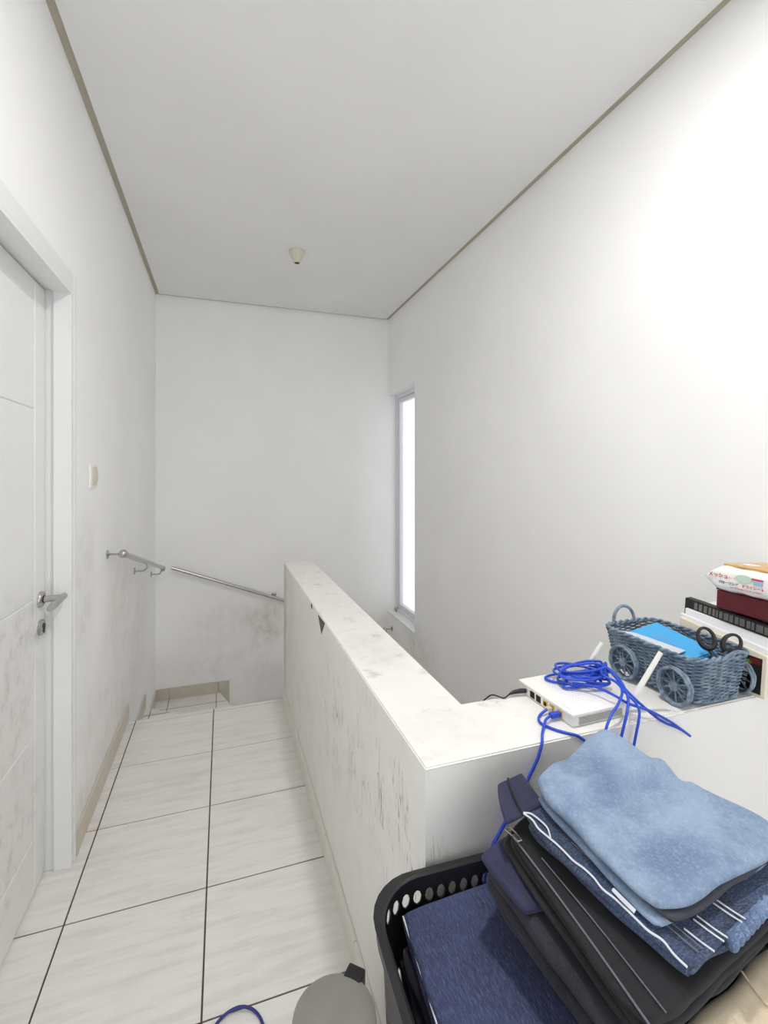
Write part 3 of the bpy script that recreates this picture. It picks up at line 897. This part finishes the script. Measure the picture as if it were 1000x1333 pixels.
DN = [(0.283, 0.737, 0.618), (0.462, 0.738, 0.620), (0.474, 0.486, 0.612), (0.268, 0.520, 0.610)]
dn = empty('jeans', (0.37, 0.62, 0.58))
tag(dn, 'dark blue streaky denim jeans folded flat in the basket corner', 'jeans')
cloth('fold', DN, 0.022, 'denim_dark', dn, 2, 40, 40, 0.0018, 51, 0.15, 0.003, 12.0)
seam(DN, [(0.004, 0.02), (0.004, 0.5), (0.004, 0.97)], -0.006, 0.0014, 'thread_white', dn, 'edge_seam')

# what the two piles stand on: darker folded garments down to the basket floor
z = 0.588
labs = ['ink blue jeans folded directly under the dark denim pair', 'ink blue jeans, third down in the basket corner stack', 'black folded trousers, fourth down in the basket corner stack',
        'ink blue jeans, fifth down in the basket corner stack', 'black folded trousers at the bottom of the basket corner stack']
for k in range(5):
    th = (0.588 - 0.0042 - 0.004) / 5
    ff = 0.90 + 0.10 * (z - th) / RIM                    # the tub narrows downwards
    xl, yb = BCX - 0.3015 * ff + 0.034, BCY + 0.1935 * ff - 0.024
    q = [(xl, yb, z), (0.398, yb + 0.004, z), (0.398, 0.44, z), (xl - 0.004, 0.44, z)]
    q = [(a + random.random() * 0.004, b, c) for a, b, c in q]
    tag(cloth('folded_jeans', q, th, 'denim_ink' if k % 2 == 0 else 'black_cloth', None, 5, 16, 16, 0.002, 60 + k, 0.3, 0.006), labs[k], 'jeans', 'dark garments at the bottom of the basket')
    z -= th + 0.001
z = 0.645
labs = ['black folded jeans under the navy trousers', 'ink blue folded jeans, second under the navy trousers', 'black folded jeans, third under the navy trousers',
        'ink blue folded jeans, fourth under the navy trousers', 'black folded jeans at the bottom under the navy trousers']
for k in range(5):
    th = (0.645 - 0.0042 - 0.004) / 5
    ff = 0.90 + 0.10 * (z - th) / RIM
    xr, yb, yf = min(0.775, BCX + 0.3015 * ff - 0.034), BCY + 0.1935 * ff, BCY - 0.1935 * ff
    q = [(0.484, min(0.722, yb - 0.014), z), (xr, min(0.712, yb - 0.036), z), (xr, max(0.400, yf + 0.018), z), (0.484, max(0.402, yf + 0.016), z)]
    tag(cloth('folded_jeans', q, th, 'black_cloth' if k % 2 == 0 else 'denim_ink', None, 5, 16, 16, 0.002, 80 + k, 0.3, 0.006), labs[k], 'jeans', 'dark garments at the bottom of the basket')
    z -= th + 0.001

# ------------------------------------------------------------------ router
RC, RROT = (0.692, 0.806), math.radians(1.5)
RM = Matrix.Translation((RC[0], RC[1], HZ)) @ Matrix.Rotation(RROT, 4, 'Z')
ro = empty('router', (RC[0], RC[1], HZ))
tag(ro, 'white internet router with two antennas on the ledge', 'router')
W_, D_, H_ = 0.160, 0.186, 0.029
MB().box((0.003, 0.003, 0.0008), (W_ - 0.003, D_ - 0.003, 0.022), 0.004).xf(RM).build('base', 'plastic_white', ro, True)
MB().box((0, 0, 0.0222), (W_, D_, H_), 0.003).xf(RM).build('top_cover', 'plastic_white', ro, True)
for q in range(7):
    MB().box((0.018, 0.0016, 0.0048 + q * 0.0023), (W_ - 0.022, 0.0032, 0.0056 + q * 0.0023)).xf(RM).build('vent', 'vent_grey', ro)
dot = MB()
for a in range(16):
    for b in range(14):
        dot.box((0.045 + a * 0.0068, 0.03 + b * 0.0085, H_ - 0.0002), (0.047 + a * 0.0068, 0.0335 + b * 0.0085, H_ + 0.0001))
do = dot.xf(RM).build('top_perforation', 'paper_grey', ro)
do['kind'] = 'stuff'
MB().box((0.012, 0.024, H_ - 0.0002), (0.0135, 0.050, H_ + 0.0001)).xf(RM).build('print', 'vent_grey', ro)
for y, m_ in ((0.128, 'blackhole'), (0.106, 'blackhole'), (0.082, 'yellow'), (0.060, 'yellow'), (0.034, 'yellow')):
    pt = MB().box((0.0016, y, 0.005), (0.0045, y + 0.015, 0.019)).xf(RM).build('port', m_, ro)
    MB().box((0.0008, y + 0.003, 0.008), (0.0016, y + 0.012, 0.016)).xf(RM).build('port_opening', 'blackhole', pt)
def antenna(b, t, parent):
    b, t = Vector(b), Vector(t)
    n = 6
    mb = MB()
    mb.tube([b + (t - b) * i / n for i in range(n + 1)], [0.0068 - 0.0016 * i / n for i in range(n + 1)], 8)
    o = mb.build('antenna', 'plastic_white', parent, True, 30)
    MB().tube([b + Vector((-0.011, 0, -0.001)), b + Vector((0.004, 0, -0.001))], 0.0062, 10).build('hinge', 'plastic_white', o, True)
antenna((0.861, 0.826, 0.8245), (0.924, 0.797, 0.950), ro)
antenna((0.859, 0.975, 0.8245), (0.902, 0.948, 0.922), ro)

# power plug and lead
pc = empty('power_lead', (0.69, 0.97, HZ))
tag(pc, 'black power plug and lead at the back of the router', 'cable')
pl = RM @ Vector((0.0014, 0.158, 0.012))
MB().tube([pl, pl + Vector((-0.012, 0.004, 0)), pl + Vector((-0.03, 0.006, -0.001)), pl + Vector((-0.042, 0.006, -0.004))], [0.0052, 0.0055, 0.0045, 0.0022], 10).build('plug', 'black', pc, True)
MB().tube(bez([pl + Vector((-0.041, 0.006, -0.004)), pl + Vector((-0.06, 0.004, -0.0095)), (0.600, 0.985, HZ - 0.004 + 0.007), (0.590, 1.02, 0.74), (0.60, 1.0, 0.5)], 8), 0.0017, 8).build('lead', 'black', pc, True)

# ------------------------------------------------------------------ network cables
RC_ = 0.0030
c1 = empty('network_cable', (0.69, 0.84, HZ))
tag(c1, 'blue network cable plugged in the router, hanging down the ledge into the basket', 'cable')
pp = RM @ Vector((0.0006, 0.0415, 0.012))
MB().box((-0.024, -0.006, -0.005), (0.0, 0.006, 0.005), 0.0015).xf(Matrix.Translation(pp)).build('plug', 'cable_blue', c1)
MB().tube(bez([pp + Vector((-0.022, 0, 0)), (0.650, 0.838, 0.8262), (0.636, 0.826, 0.8235), (0.618, 0.809, 0.8172), (0.603, 0.790, 0.8172), (0.596, 0.7815, 0.8145), (0.589, 0.7790, 0.801), (0.580, 0.7790, 0.782), (0.535, 0.779, 0.713),
              (0.498, 0.779, 0.665), (0.476, 0.778, 0.629), (0.46, 0.777, 0.55), (0.45, 0.776, 0.40)], 9), RC_, 10).build('jacket', 'cable_blue', c1, True)
c2 = empty('network_cable', (0.69, 0.86, HZ))
tag(c2, 'blue network cable curling from the yellow router port over the ledge edge', 'cable')
p2 = RM @ Vector((0.0006, 0.0675, 0.012))
MB().box((-0.012, -0.005, -0.004), (0.0, 0.005, 0.004), 0.0012).xf(Matrix.Translation(p2)).build('plug', 'plastic_cream', c2)
MB().tube(bez([p2 + Vector((-0.011, 0, 0)), (0.662, 0.872, 0.8185), (0.646, 0.858, 0.8175), (0.640, 0.838, 0.8175), (0.652, 0.812, 0.8170), (0.666, 0.794, 0.8172), (0.682, 0.7815, 0.8150),
              (0.702, 0.7785, 0.800), (0.722, 0.7785, 0.775), (0.73, 0.7785, 0.72), (0.73, 0.778, 0.60)], 9), RC_, 10).build('jacket', 'cable_blue', c2, True)

c3 = empty('network_cable', (0.81, 0.93, HZ))
tag(c3, 'tangled coil of blue network cable lying on top of the router', 'cable')
rn = random.Random(5)
CX, CY, CZ = 0.822, 0.915, HZ + H_ + RC_
pts = []
turns = 10
for k in range(turns * 14):
    a = 2 * PI * k / 14 + 0.4
    t = k // 14
    ro_ = 1 + 0.22 * math.sin(k * 0.37) + 0.08 * math.sin(k * 1.3)
    ex, ey = (0.066 - 0.007 * (t % 4)) * ro_, (0.036 - 0.008 * ((t + 1) % 3)) * ro_
    tilt = -0.35 + 0.6 * math.sin(t * 1.7)
    xx, yy = ex * math.cos(a), ey * math.sin(a)
    rx_, ry_ = xx * math.cos(tilt) - yy * math.sin(tilt), xx * math.sin(tilt) + yy * math.cos(tilt)
    zz_ = CZ + 0.0030 * t + 0.006 * (1 + math.sin(a + t * 0.9)) * (0.3 + 0.06 * t)
    pts.append((CX + rx_ + 0.006 * math.sin(t * 2.1), CY + 0.012 + ry_ + 0.006 * math.cos(t * 1.3), zz_))
pts += [(0.842, 0.885, 0.878), (0.850, 0.850, 0.872), (0.842, 0.815, 0.864), (0.845, 0.790, 0.852), (0.840, 0.7765, 0.835), (0.828, 0.773, 0.800), (0.818, 0.772, 0.765), (0.815, 0.772, 0.73)]
pts = bez(pts, 5)
ab, at_ = Vector((0.859, 0.975, 0.8245)), Vector((0.902, 0.948, 0.922))          # the cable lies round the rear antenna, not through it
for k, p in enumerate(pts):
    t = max(0.0, min(1.0, (p - ab).dot(at_ - ab) / (at_ - ab).length_squared))
    q = p - (ab + (at_ - ab) * t)
    q.z = 0.0
    if q.length < 0.0125:
        away = Vector((-0.7, -0.7, 0))
        p += away * (0.0125 + max(0.0, -q.dot(away)) ) if q.length < 1e-5 else q.normalized() * (0.0125 - q.length)
MB().tube(pts, RC_, 8).build('jacket', 'cable_blue', c3, True)
tails = [
    [(0.775, 0.905, CZ + 0.012), (0.80, 0.862, 0.864), (0.812, 0.815, 0.862), (0.832, 0.796, 0.850), (0.868, 0.7775, 0.838), (0.925, 0.772, 0.806), (0.978, 0.770, 0.768)],
    [(0.885, 0.935, CZ + 0.020), (0.872, 0.895, 0.880), (0.850, 0.825, 0.868), (0.862, 0.795, 0.846), (0.900, 0.776, 0.812), (0.945, 0.772, 0.790), (0.97, 0.771, 0.774)],
    [(0.870, 0.955, CZ + 0.018), (0.885, 0.905, 0.875), (0.846, 0.830, 0.866), (0.805, 0.797, 0.856), (0.775, 0.786, 0.842), (0.752, 0.777, 0.822), (0.742, 0.774, 0.795), (0.74, 0.773, 0.76)],
    [(0.800, 0.955, CZ + 0.026), (0.862, 0.925, 0.884), (0.866, 0.862, 0.876), (0.838, 0.806, 0.862), (0.812, 0.782, 0.842), (0.795, 0.775, 0.815), (0.786, 0.774, 0.79)]]
for tl in tails:
    MB().tube(bez(tl, 8), RC_, 8).build('strand', 'cable_blue', c3, True)

# ------------------------------------------------------------------ wicker cart
WCX, WCY = 1.088, 0.908
wc = empty('wicker_cart', (WCX, WCY, HZ))
tag(wc, 'blue-grey wicker basket cart with four wheels on the ledge', 'basket')
BZ0, BZ1 = HZ + 0.016, HZ + 0.112
ROWS, NS = 23, 46
def body(z, n, ox=0.0):
    t = (z - BZ0) / (BZ1 - BZ0)
    return rrect(WCX, WCY, 0.082 + 0.013 * t + ox, 0.126 + 0.014 * t + ox, 0.045, n)
wv = MB()
for r in range(ROWS):
    z = BZ0 + (BZ1 - BZ0) * (r + 0.5) / ROWS
    n = NS * 4
    inn, out = body(z, n, -0.0017), body(z, n, 0.0017)
    pts = []
    for k in range(n):
        ph = math.sin(2 * PI * k / 8 + PI * (r % 2))
        f = 0.5 + 0.5 * ph
        pts.append((inn[k][0] * (1 - f) + out[k][0] * f, inn[k][1] * (1 - f) + out[k][1] * f, z + 0.0006 * math.sin(k * 0.3 + r)))
    wv.tube(pts, 0.0021, 5, True)
weave = wv.build('weave', 'wicker', wc, True, 80)
weave['kind'] = 'stuff'
lo, hi = body(BZ0, NS), body(BZ1, NS)
for k in range(NS):
    MB().tube([(lo[k][0], lo[k][1], BZ0), (hi[k][0], hi[k][1], BZ1 + 0.002)], 0.0016, 5).build('stake', 'wicker', wc, True)
for ph, nm in ((0, 'rim_braid'), (PI, 'rim_braid')):
    for zc, oo in ((BZ1 + 0.002, 0.001), (BZ0 - 0.001, 0.001)):
        base = body(min(zc, BZ1), 120, 0.0)
        pts = []
        for k in range(120):
            a = 2 * PI * k / 120 * 20 + ph
            nx, ny = base[k][0] - WCX, base[k][1] - WCY
            l = math.hypot(nx, ny)
            pts.append((base[k][0] + nx / l * 0.0038 * math.cos(a), base[k][1] + ny / l * 0.0038 * math.cos(a), zc + 0.0036 * math.sin(a)))
        MB().tube(pts, 0.0034, 6, True).build(nm, 'wicker', wc, True, 80)
fb = MB().prism(rrect(WCX, WCY, 0.080, 0.124, 0.043, 40), BZ0 - 0.002, BZ0 + 0.003).build('floor_panel', 'wicker', wc)
def arch(y, lean, x0, x1, hgt):
    pts = []
    for k in range(17):
        a = PI * k / 16
        pts.append(((x0 + x1) / 2 - (x1 - x0) / 2 * math.cos(a), y + lean * math.sin(a), BZ1 - 0.004 + hgt * math.sin(a) ** 0.8))
    MB().tube(pts, 0.0042, 8).build('handle', 'wicker', wc, True)
arch(WCY + 0.140, 0.004, 1.040, 1.115, 0.050)
arch(WCY - 0.138, -0.006, 1.090, 1.150, 0.016)
WR = 0.044
for wx in (WCX - 0.101, WCX + 0.101):
    for wy in (WCY - 0.093, WCY + 0.053):
        sx = -1 if wx < WCX else 1
        cz = HZ + WR + 0.0002
        wh = MB()
        for q in range(4):
            rad = WR - 0.0034 - 0.0016 * (q % 2)
            ox = (-0.0062 + 0.0042 * q)
            wh.tube([(wx + ox + 0.0012 * math.sin(9 * a), wy + rad * math.cos(a), cz + rad * math.sin(a)) for a in [2 * PI * i / 36 for i in range(36)]], 0.0032, 6, True)
        wo = wh.build('wheel', 'wicker', wc, True, 80)
        for q in range(10):
            a = 2 * PI * q / 10 + 0.2
            MB().tube([(wx, wy + 0.007 * math.cos(a), cz + 0.007 * math.sin(a)), (wx, wy + (WR - 0.006) * math.cos(a), cz + (WR - 0.006) * math.sin(a))], 0.0019, 5).build('spoke', 'wicker', wo, True)
        MB().lathe([(0.011, -0.006), (0.011, 0.006)], (wx, wy, cz), 14, 'x').build('hub', 'wicker', wo, True)
        MB().tube([(wx, wy, cz), (wx - sx * 0.026, wy, cz)], 0.004, 8).build('axle', 'wicker', wo, True)

# contents of the cart
cs_ = empty('fabric_case', (1.07, 0.92, BZ0 + 0.05))
tag(cs_, 'sky blue case with dark sides lying in the wicker cart', 'case')
CQ = [(1.030, 1.005, 0.916), (1.150, 1.005, 0.934), (1.125, 0.814, 0.922), (1.030, 0.814, 0.910)]
def slab(quad, th, name, mat, parent, nseg=1):
    A, B, C, D = [Vector(q) for q in quad]
    mb = MB()
    n = ((C - A).cross(D - B)).normalized()
    if n.z < 0: n = -n
    top = [mb.bm.verts.new(v) for v in (A, B, C, D)]
    bo = [mb.bm.verts.new(v - n * th) for v in (A, B, C, D)]
    mb.bm.faces.new(top); mb.bm.faces.new(bo[::-1])
    for i in range(4):
        mb.bm.faces.new((top[i], top[(i + 1) % 4], bo[(i + 1) % 4], bo[i]))
    es = list(mb.bm.edges)
    bmesh.ops.bevel(mb.bm, geom=es, offset=min(0.004, th * 0.3), segments=2, affect='EDGES')
    return mb.build(name, mat, parent, True, 40)
slab(CQ, 0.012, 'cover', 'sky_case', cs_)
slab(sink(CQ, -0.0122, 0.01), 0.0662, 'side_band', 'slate_case', cs_)
for q in range(3):
    a, b = lerpq(CQ, 0.36 + 0.07 * q, 0.28, 0.0002), lerpq(CQ, 0.39 + 0.07 * q, 0.70 - 0.12 * q, 0.0002)
    MB().tube([a, b], 0.0007, 5).build('print_line', 'print_blue', cs_)
pa = slab([(1.0015, 1.005, 0.9275), (1.050, 0.985, 0.9200), (1.066, 0.850, 0.9178), (1.0015, 0.822, 0.9265)], 0.0012, 'paper_sheet', 'paper_grey', None)
tag(pa, 'pale grey paper sheet tucked along the side of the wicker cart', 'paper')
# scissors, handles up
sc = empty('scissors', (1.075, 0.80, 0.90))
tag(sc, 'scissors with black oval handles standing in the wicker cart', 'scissors')
def loop(cx, cy, cz, a, b, rot, nm):
    pts = []
    for k in range(28):
        t = 2 * PI * k / 28
        u, v = a * math.cos(t), b * math.sin(t)
        u, v = u * math.cos(rot) - v * math.sin(rot), u * math.sin(rot) + v * math.cos(rot)
        # plane faces the camera side: u along (0.82,-0.57,0), v along z leaning back
        pts.append((cx + 0.80 * u + 0.10 * v, cy - 0.60 * u + 0.14 * v, cz + v * 0.98))
    return MB().tube(pts, [0.0034 + 0.0030 * (0.5 - 0.5 * math.sin(2 * PI * k / 28)) for k in range(28)], 8, True).build(nm, 'black', sc, True)
S1, S2 = Vector((1.085, 0.813, 0.958)), Vector((1.136, 0.789, 0.947))
loop(S1.x, S1.y, S1.z, 0.0165, 0.0235, 0.25, 'finger_loop')
loop(S2.x, S2.y, S2.z, 0.0170, 0.0225, -0.55, 'finger_loop')
pv = Vector((1.091, 0.788, 0.897))
MB().tube([S1 + Vector((0.004, 0, -0.021)), S1 * 0.5 + pv * 0.5 + Vector((0.003, 0, -0.006)), pv], [0.005, 0.0055, 0.004], 8).build('shank', 'slate_case', sc, True)
MB().tube([S2 + Vector((-0.010, 0.004, -0.017)), S2 * 0.45 + pv * 0.55, pv + Vector((0.004, 0, 0))], [0.005, 0.0055, 0.004], 8).build('shank', 'slate_case', sc, True)
MB().tube([pv, pv + Vector((-0.006, 0.010, -0.061))], [0.004, 0.002], 6).build('blade', 'steel', sc)

# ------------------------------------------------------------------ books and boards leaning by the wall
LEAN = 0.10
def upright(x, y0, y1, z1, th, name, mat, slope=0.0, top0=None):
    """board standing on the ledge across its depth; leans to +x; top may slope"""
    mb = MB()
    h0, h1 = z1 - HZ, (top0 or z1) - HZ
    vs = []
    for y, hh in ((y0, h0), (y1, h1)):
        for zz2, xx in ((0.0006, 0), (hh, 1)):
            off = LEAN * (hh if xx else 0)
            vs.append(((x + off, y, HZ + zz2), (x + th + off, y, HZ + zz2)))
    v = [mb.bm.verts.new(p) for pair in vs for p in pair]
    for f in ((0, 1, 3, 2), (4, 6, 7, 5), (0, 4, 5, 1), (2, 3, 7, 6), (0, 2, 6, 4), (1, 5, 7, 3)):
        mb.bm.faces.new([v[i] for i in f])
    bmesh.ops.bevel(mb.bm, geom=list(mb.bm.edges), offset=0.0012, segments=1, affect='EDGES')
    return mb
b1 = empty('framed_board', (1.20, 0.86, HZ))
tag(b1, 'cream edged board with dark printed face beside the wicker cart', 'board')
X1 = 1.206
upright(X1, 0.762, 0.990, 0.915, 0.010, '', '', top0=0.945).build('board', 'cream_board', b1)
def facepatch(x, y0, y1, z0, z1, mat, name, parent, eps=0.0008):
    mb = MB()
    pts = [(x - eps + LEAN * (z - HZ), y, z) for y, z in ((y0, z0), (y1, z0), (y1, z1), (y0, z1))]
    vs = [mb.bm.verts.new(p) for p in pts]
    bo = [mb.bm.verts.new((p[0] + eps, p[1], p[2])) for p in pts]
    mb.bm.faces.new(vs); mb.bm.faces.new(bo[::-1])
    for i in range(4):
        mb.bm.faces.new((vs[i], vs[(i + 1) % 4], bo[(i + 1) % 4], bo[i]))
    return mb.build(name, mat, parent)
fp = facepatch(X1, 0.772, 0.980, 0.822, 0.906, 'book_black', 'printed_face', b1)
facepatch(X1 - 0.0008, 0.776, 0.800, 0.890, 0.902, 'maroon', 'print', fp)
facepatch(X1 - 0.0008, 0.795, 0.806, 0.888, 0.896, 'leaf_green', 'print', fp)
for q in range(5):
    facepatch(X1 - 0.0008, 0.806 - 0.001 * q, 0.812, 0.832 + 0.011 * q, 0.839 + 0.011 * q, 'paper_grey', 'print', fp)
b2 = empty('paper_folder', (1.225, 0.87, HZ))
tag(b2, 'white folder with small yellow mark standing behind the cream board', 'folder')
upright(1.2185, 0.764, 1.000, 0.927, 0.010, '', '', top0=0.952).build('folder', 'paper', b2)
facepatch(1.2185, 0.975, 0.992, 0.932, 0.942, 'yellow', 'mark', b2)
for q in range(4):
    facepatch(1.2185, 0.88 + 0.022 * q, 0.895 + 0.022 * q, 0.932 - 0.0022 * (4 - q) + 0.002, 0.9355 - 0.0022 * (4 - q) + 0.002, 'book_print', 'print', b2)
b3_ = empty('white_board', (1.24, 0.88, HZ))
tag(b3_, 'plain white board standing in front of the black book', 'board')
upright(1.2305, 0.766, 0.995, 0.948, 0.009, '', '', top0=0.966).build('board', 'paper', b3_)
b4 = empty('book', (1.255, 0.88, HZ))
tag(b4, 'tall black book with grey block pattern, under the maroon box', 'book')
upright(1.2415, 0.766, 1.006, 0.976, 0.022, '', '', top0=0.992).build('cover', 'book_black', b4)
yy = 0.782
rk = random.Random(3)
while yy < 0.99:
    wd_ = rk.choice((0.006, 0.012, 0.016, 0.009))
    if yy + wd_ > 0.992: break
    zt = 0.976 + (yy - 0.766) / 0.24 * 0.016
    facepatch(1.2415, yy, yy + wd_, zt - 0.023, zt - 0.005, 'book_print', 'print', b4)
    yy += wd_ + rk.choice((0.003, 0.005))
b5 = empty('notebook', (1.30, 0.88, HZ))
tag(b5, 'thick white notebook block standing between black book and wall', 'notebook')
upright(1.2645, 0.77, 0.985, 0.978, 0.10, '', '').build('pages', 'paper', b5)
rbx = empty('card_box', (1.33, 0.84, 0.99))
tag(rbx, 'flat maroon card box lying on the black book', 'box')
MB().box((-0.072, -0.090, -0.0118), (0.072, 0.080, 0.036), 0.002).xf(Matrix.Translation((1.3345, 0.838, 0.9945)) @ Matrix.Rotation(math.radians(3), 4, 'Y')).build('body', 'maroon', rbx)
MB().box((-0.0735, -0.091, 0.037), (0.0735, 0.081, 0.0445), 0.002).xf(Matrix.Translation((1.3345, 0.838, 0.9945)) @ Matrix.Rotation(math.radians(3), 4, 'Y')).build('lid', 'maroon', rbx)

# wipes packet: soft film pack
wp = empty('wipes_pack', (1.31, 0.83, 1.05))
tag(wp, 'white pack of floor wipes with Japanese lettering on the maroon box', 'packet')
PW, PD, PH = 0.105, 0.088, 0.066
def pack_pt(u, v, wv_=0):
    """u round the cross-section 0..1, v along y -1..1"""
    a = 2 * PI * u
    ex = 0.42
    cxx = math.copysign(abs(math.cos(a)) ** ex, math.cos(a)); czz = math.copysign(abs(math.sin(a)) ** ex, math.sin(a))
    k = 1 - max(0, abs(v) - 0.72) / 0.28
    zk = 0.06 + 0.94 * k ** 0.75
    p = Vector((cxx * PW * (0.97 + 0.03 * k), v * PD * 1.12, czz * PH / 2 * zk))
    return p + Vector((noise.noise(p * 30), 0, noise.noise(p * 34 + Vector((4, 1, 2))))) * 0.0022
pk = bmesh.new()
NU, NV = 48, 24
R_ = [[pk.verts.new(pack_pt(i / NU, -1 + 2 * j / NV)) for i in range(NU)] for j in range(NV + 1)]
for j in range(NV):
    for i in range(NU):
        pk.faces.new((R_[j][i], R_[j][(i + 1) % NU], R_[j + 1][(i + 1) % NU], R_[j + 1][i]))
pk.faces.new(R_[0][::-1]); pk.faces.new(R_[-1])
PM = Matrix.Translation((1.305, 0.806, 1.0752)) @ Matrix.Rotation(math.radians(3), 4, 'Y')
bmesh.ops.transform(pk, matrix=PM, verts=pk.verts)
bmesh.ops.recalc_face_normals(pk, faces=pk.faces)
me = bpy.data.meshes.new('film'); pk.to_mesh(me); pk.free(); me.materials.append(M['pack'])
for p in me.polygons: p.use_smooth = True
film = obj('film', me, wp)
MB().box((-0.078, -0.05, PH / 2 - 0.001), (0.078, 0.068, PH / 2 + 0.004), 0.002).xf(PM).build('opening_label', 'tan', wp)
MB().box((-0.04, 0.02, PH / 2 + 0.0041), (-0.012, 0.05, PH / 2 + 0.0048)).xf(PM).build('label_print', 'paper', wp)
MB().box((0.0, -0.04, PH / 2 + 0.0041), (0.03, 0.0, PH / 2 + 0.0048)).xf(PM).build('label_print', 'print_red', wp)
def text(body, y, z, size, mat, name, bold=0.0):
    cu = bpy.data.curves.new(name, 'FONT')
    cu.body = body; cu.size = size; cu.extrude = 0.0002; cu.offset = bold
    to = bpy.data.objects.new(name, cu); COL.objects.link(to)
    dg = bpy.context.evaluated_depsgraph_get()
    me = bpy.data.meshes.new_from_object(to.evaluated_get(dg))
    bpy.data.objects.remove(to)
    me.materials.clear(); me.materials.append(M[mat])
    # reading direction runs towards -y on the face that looks to -x
    mt = PM @ Matrix(((0, 0, -1, -PW - 0.0022), (-1, 0, 0, y), (0, 1, 0, z), (0, 0, 0, 1)))
    me.transform(mt)
    return obj(name, me, wp)
text('メッシュ', 0.086, 0.0040, 0.0128, 'print_red', 'lettering', 0.0003)
text('シート', 0.035, 0.0050, 0.0062, 'print_red', 'lettering')
text('フローリング', 0.0605, -0.0100, 0.0084, 'print_dark', 'lettering', 0.0002)
text('ドライシート', 0.0025, -0.0100, 0.0086, 'print_red', 'lettering', 0.0002)
text('FOR WOODEN FLOOR CLEANING', 0.030, -0.0175, 0.0048, 'print_red', 'lettering')
MB().lathe([(0.020, 0), (0.0195, 0.0006)], (0, 0, 0), 28).xf(PM @ Matrix.Translation((-PW - 0.0012, -0.001, 0.0105)) @ Matrix.Scale(0.48, 4, (0, 0, 1)) @ Matrix.Rotation(-PI / 2, 4, 'Y')).build('print_patch', 'print_green', wp)
MB().box((-PW - 0.0028, -0.044, 0.001), (-PW - 0.0020, -0.024, 0.012)).xf(PM).build('print_patch', 'print_blue', wp)
MB().box((-PW - 0.0030, -0.046, 0.0125), (-PW - 0.0024, -0.020, 0.0165)).xf(PM).build('print_patch', 'print_red', wp)
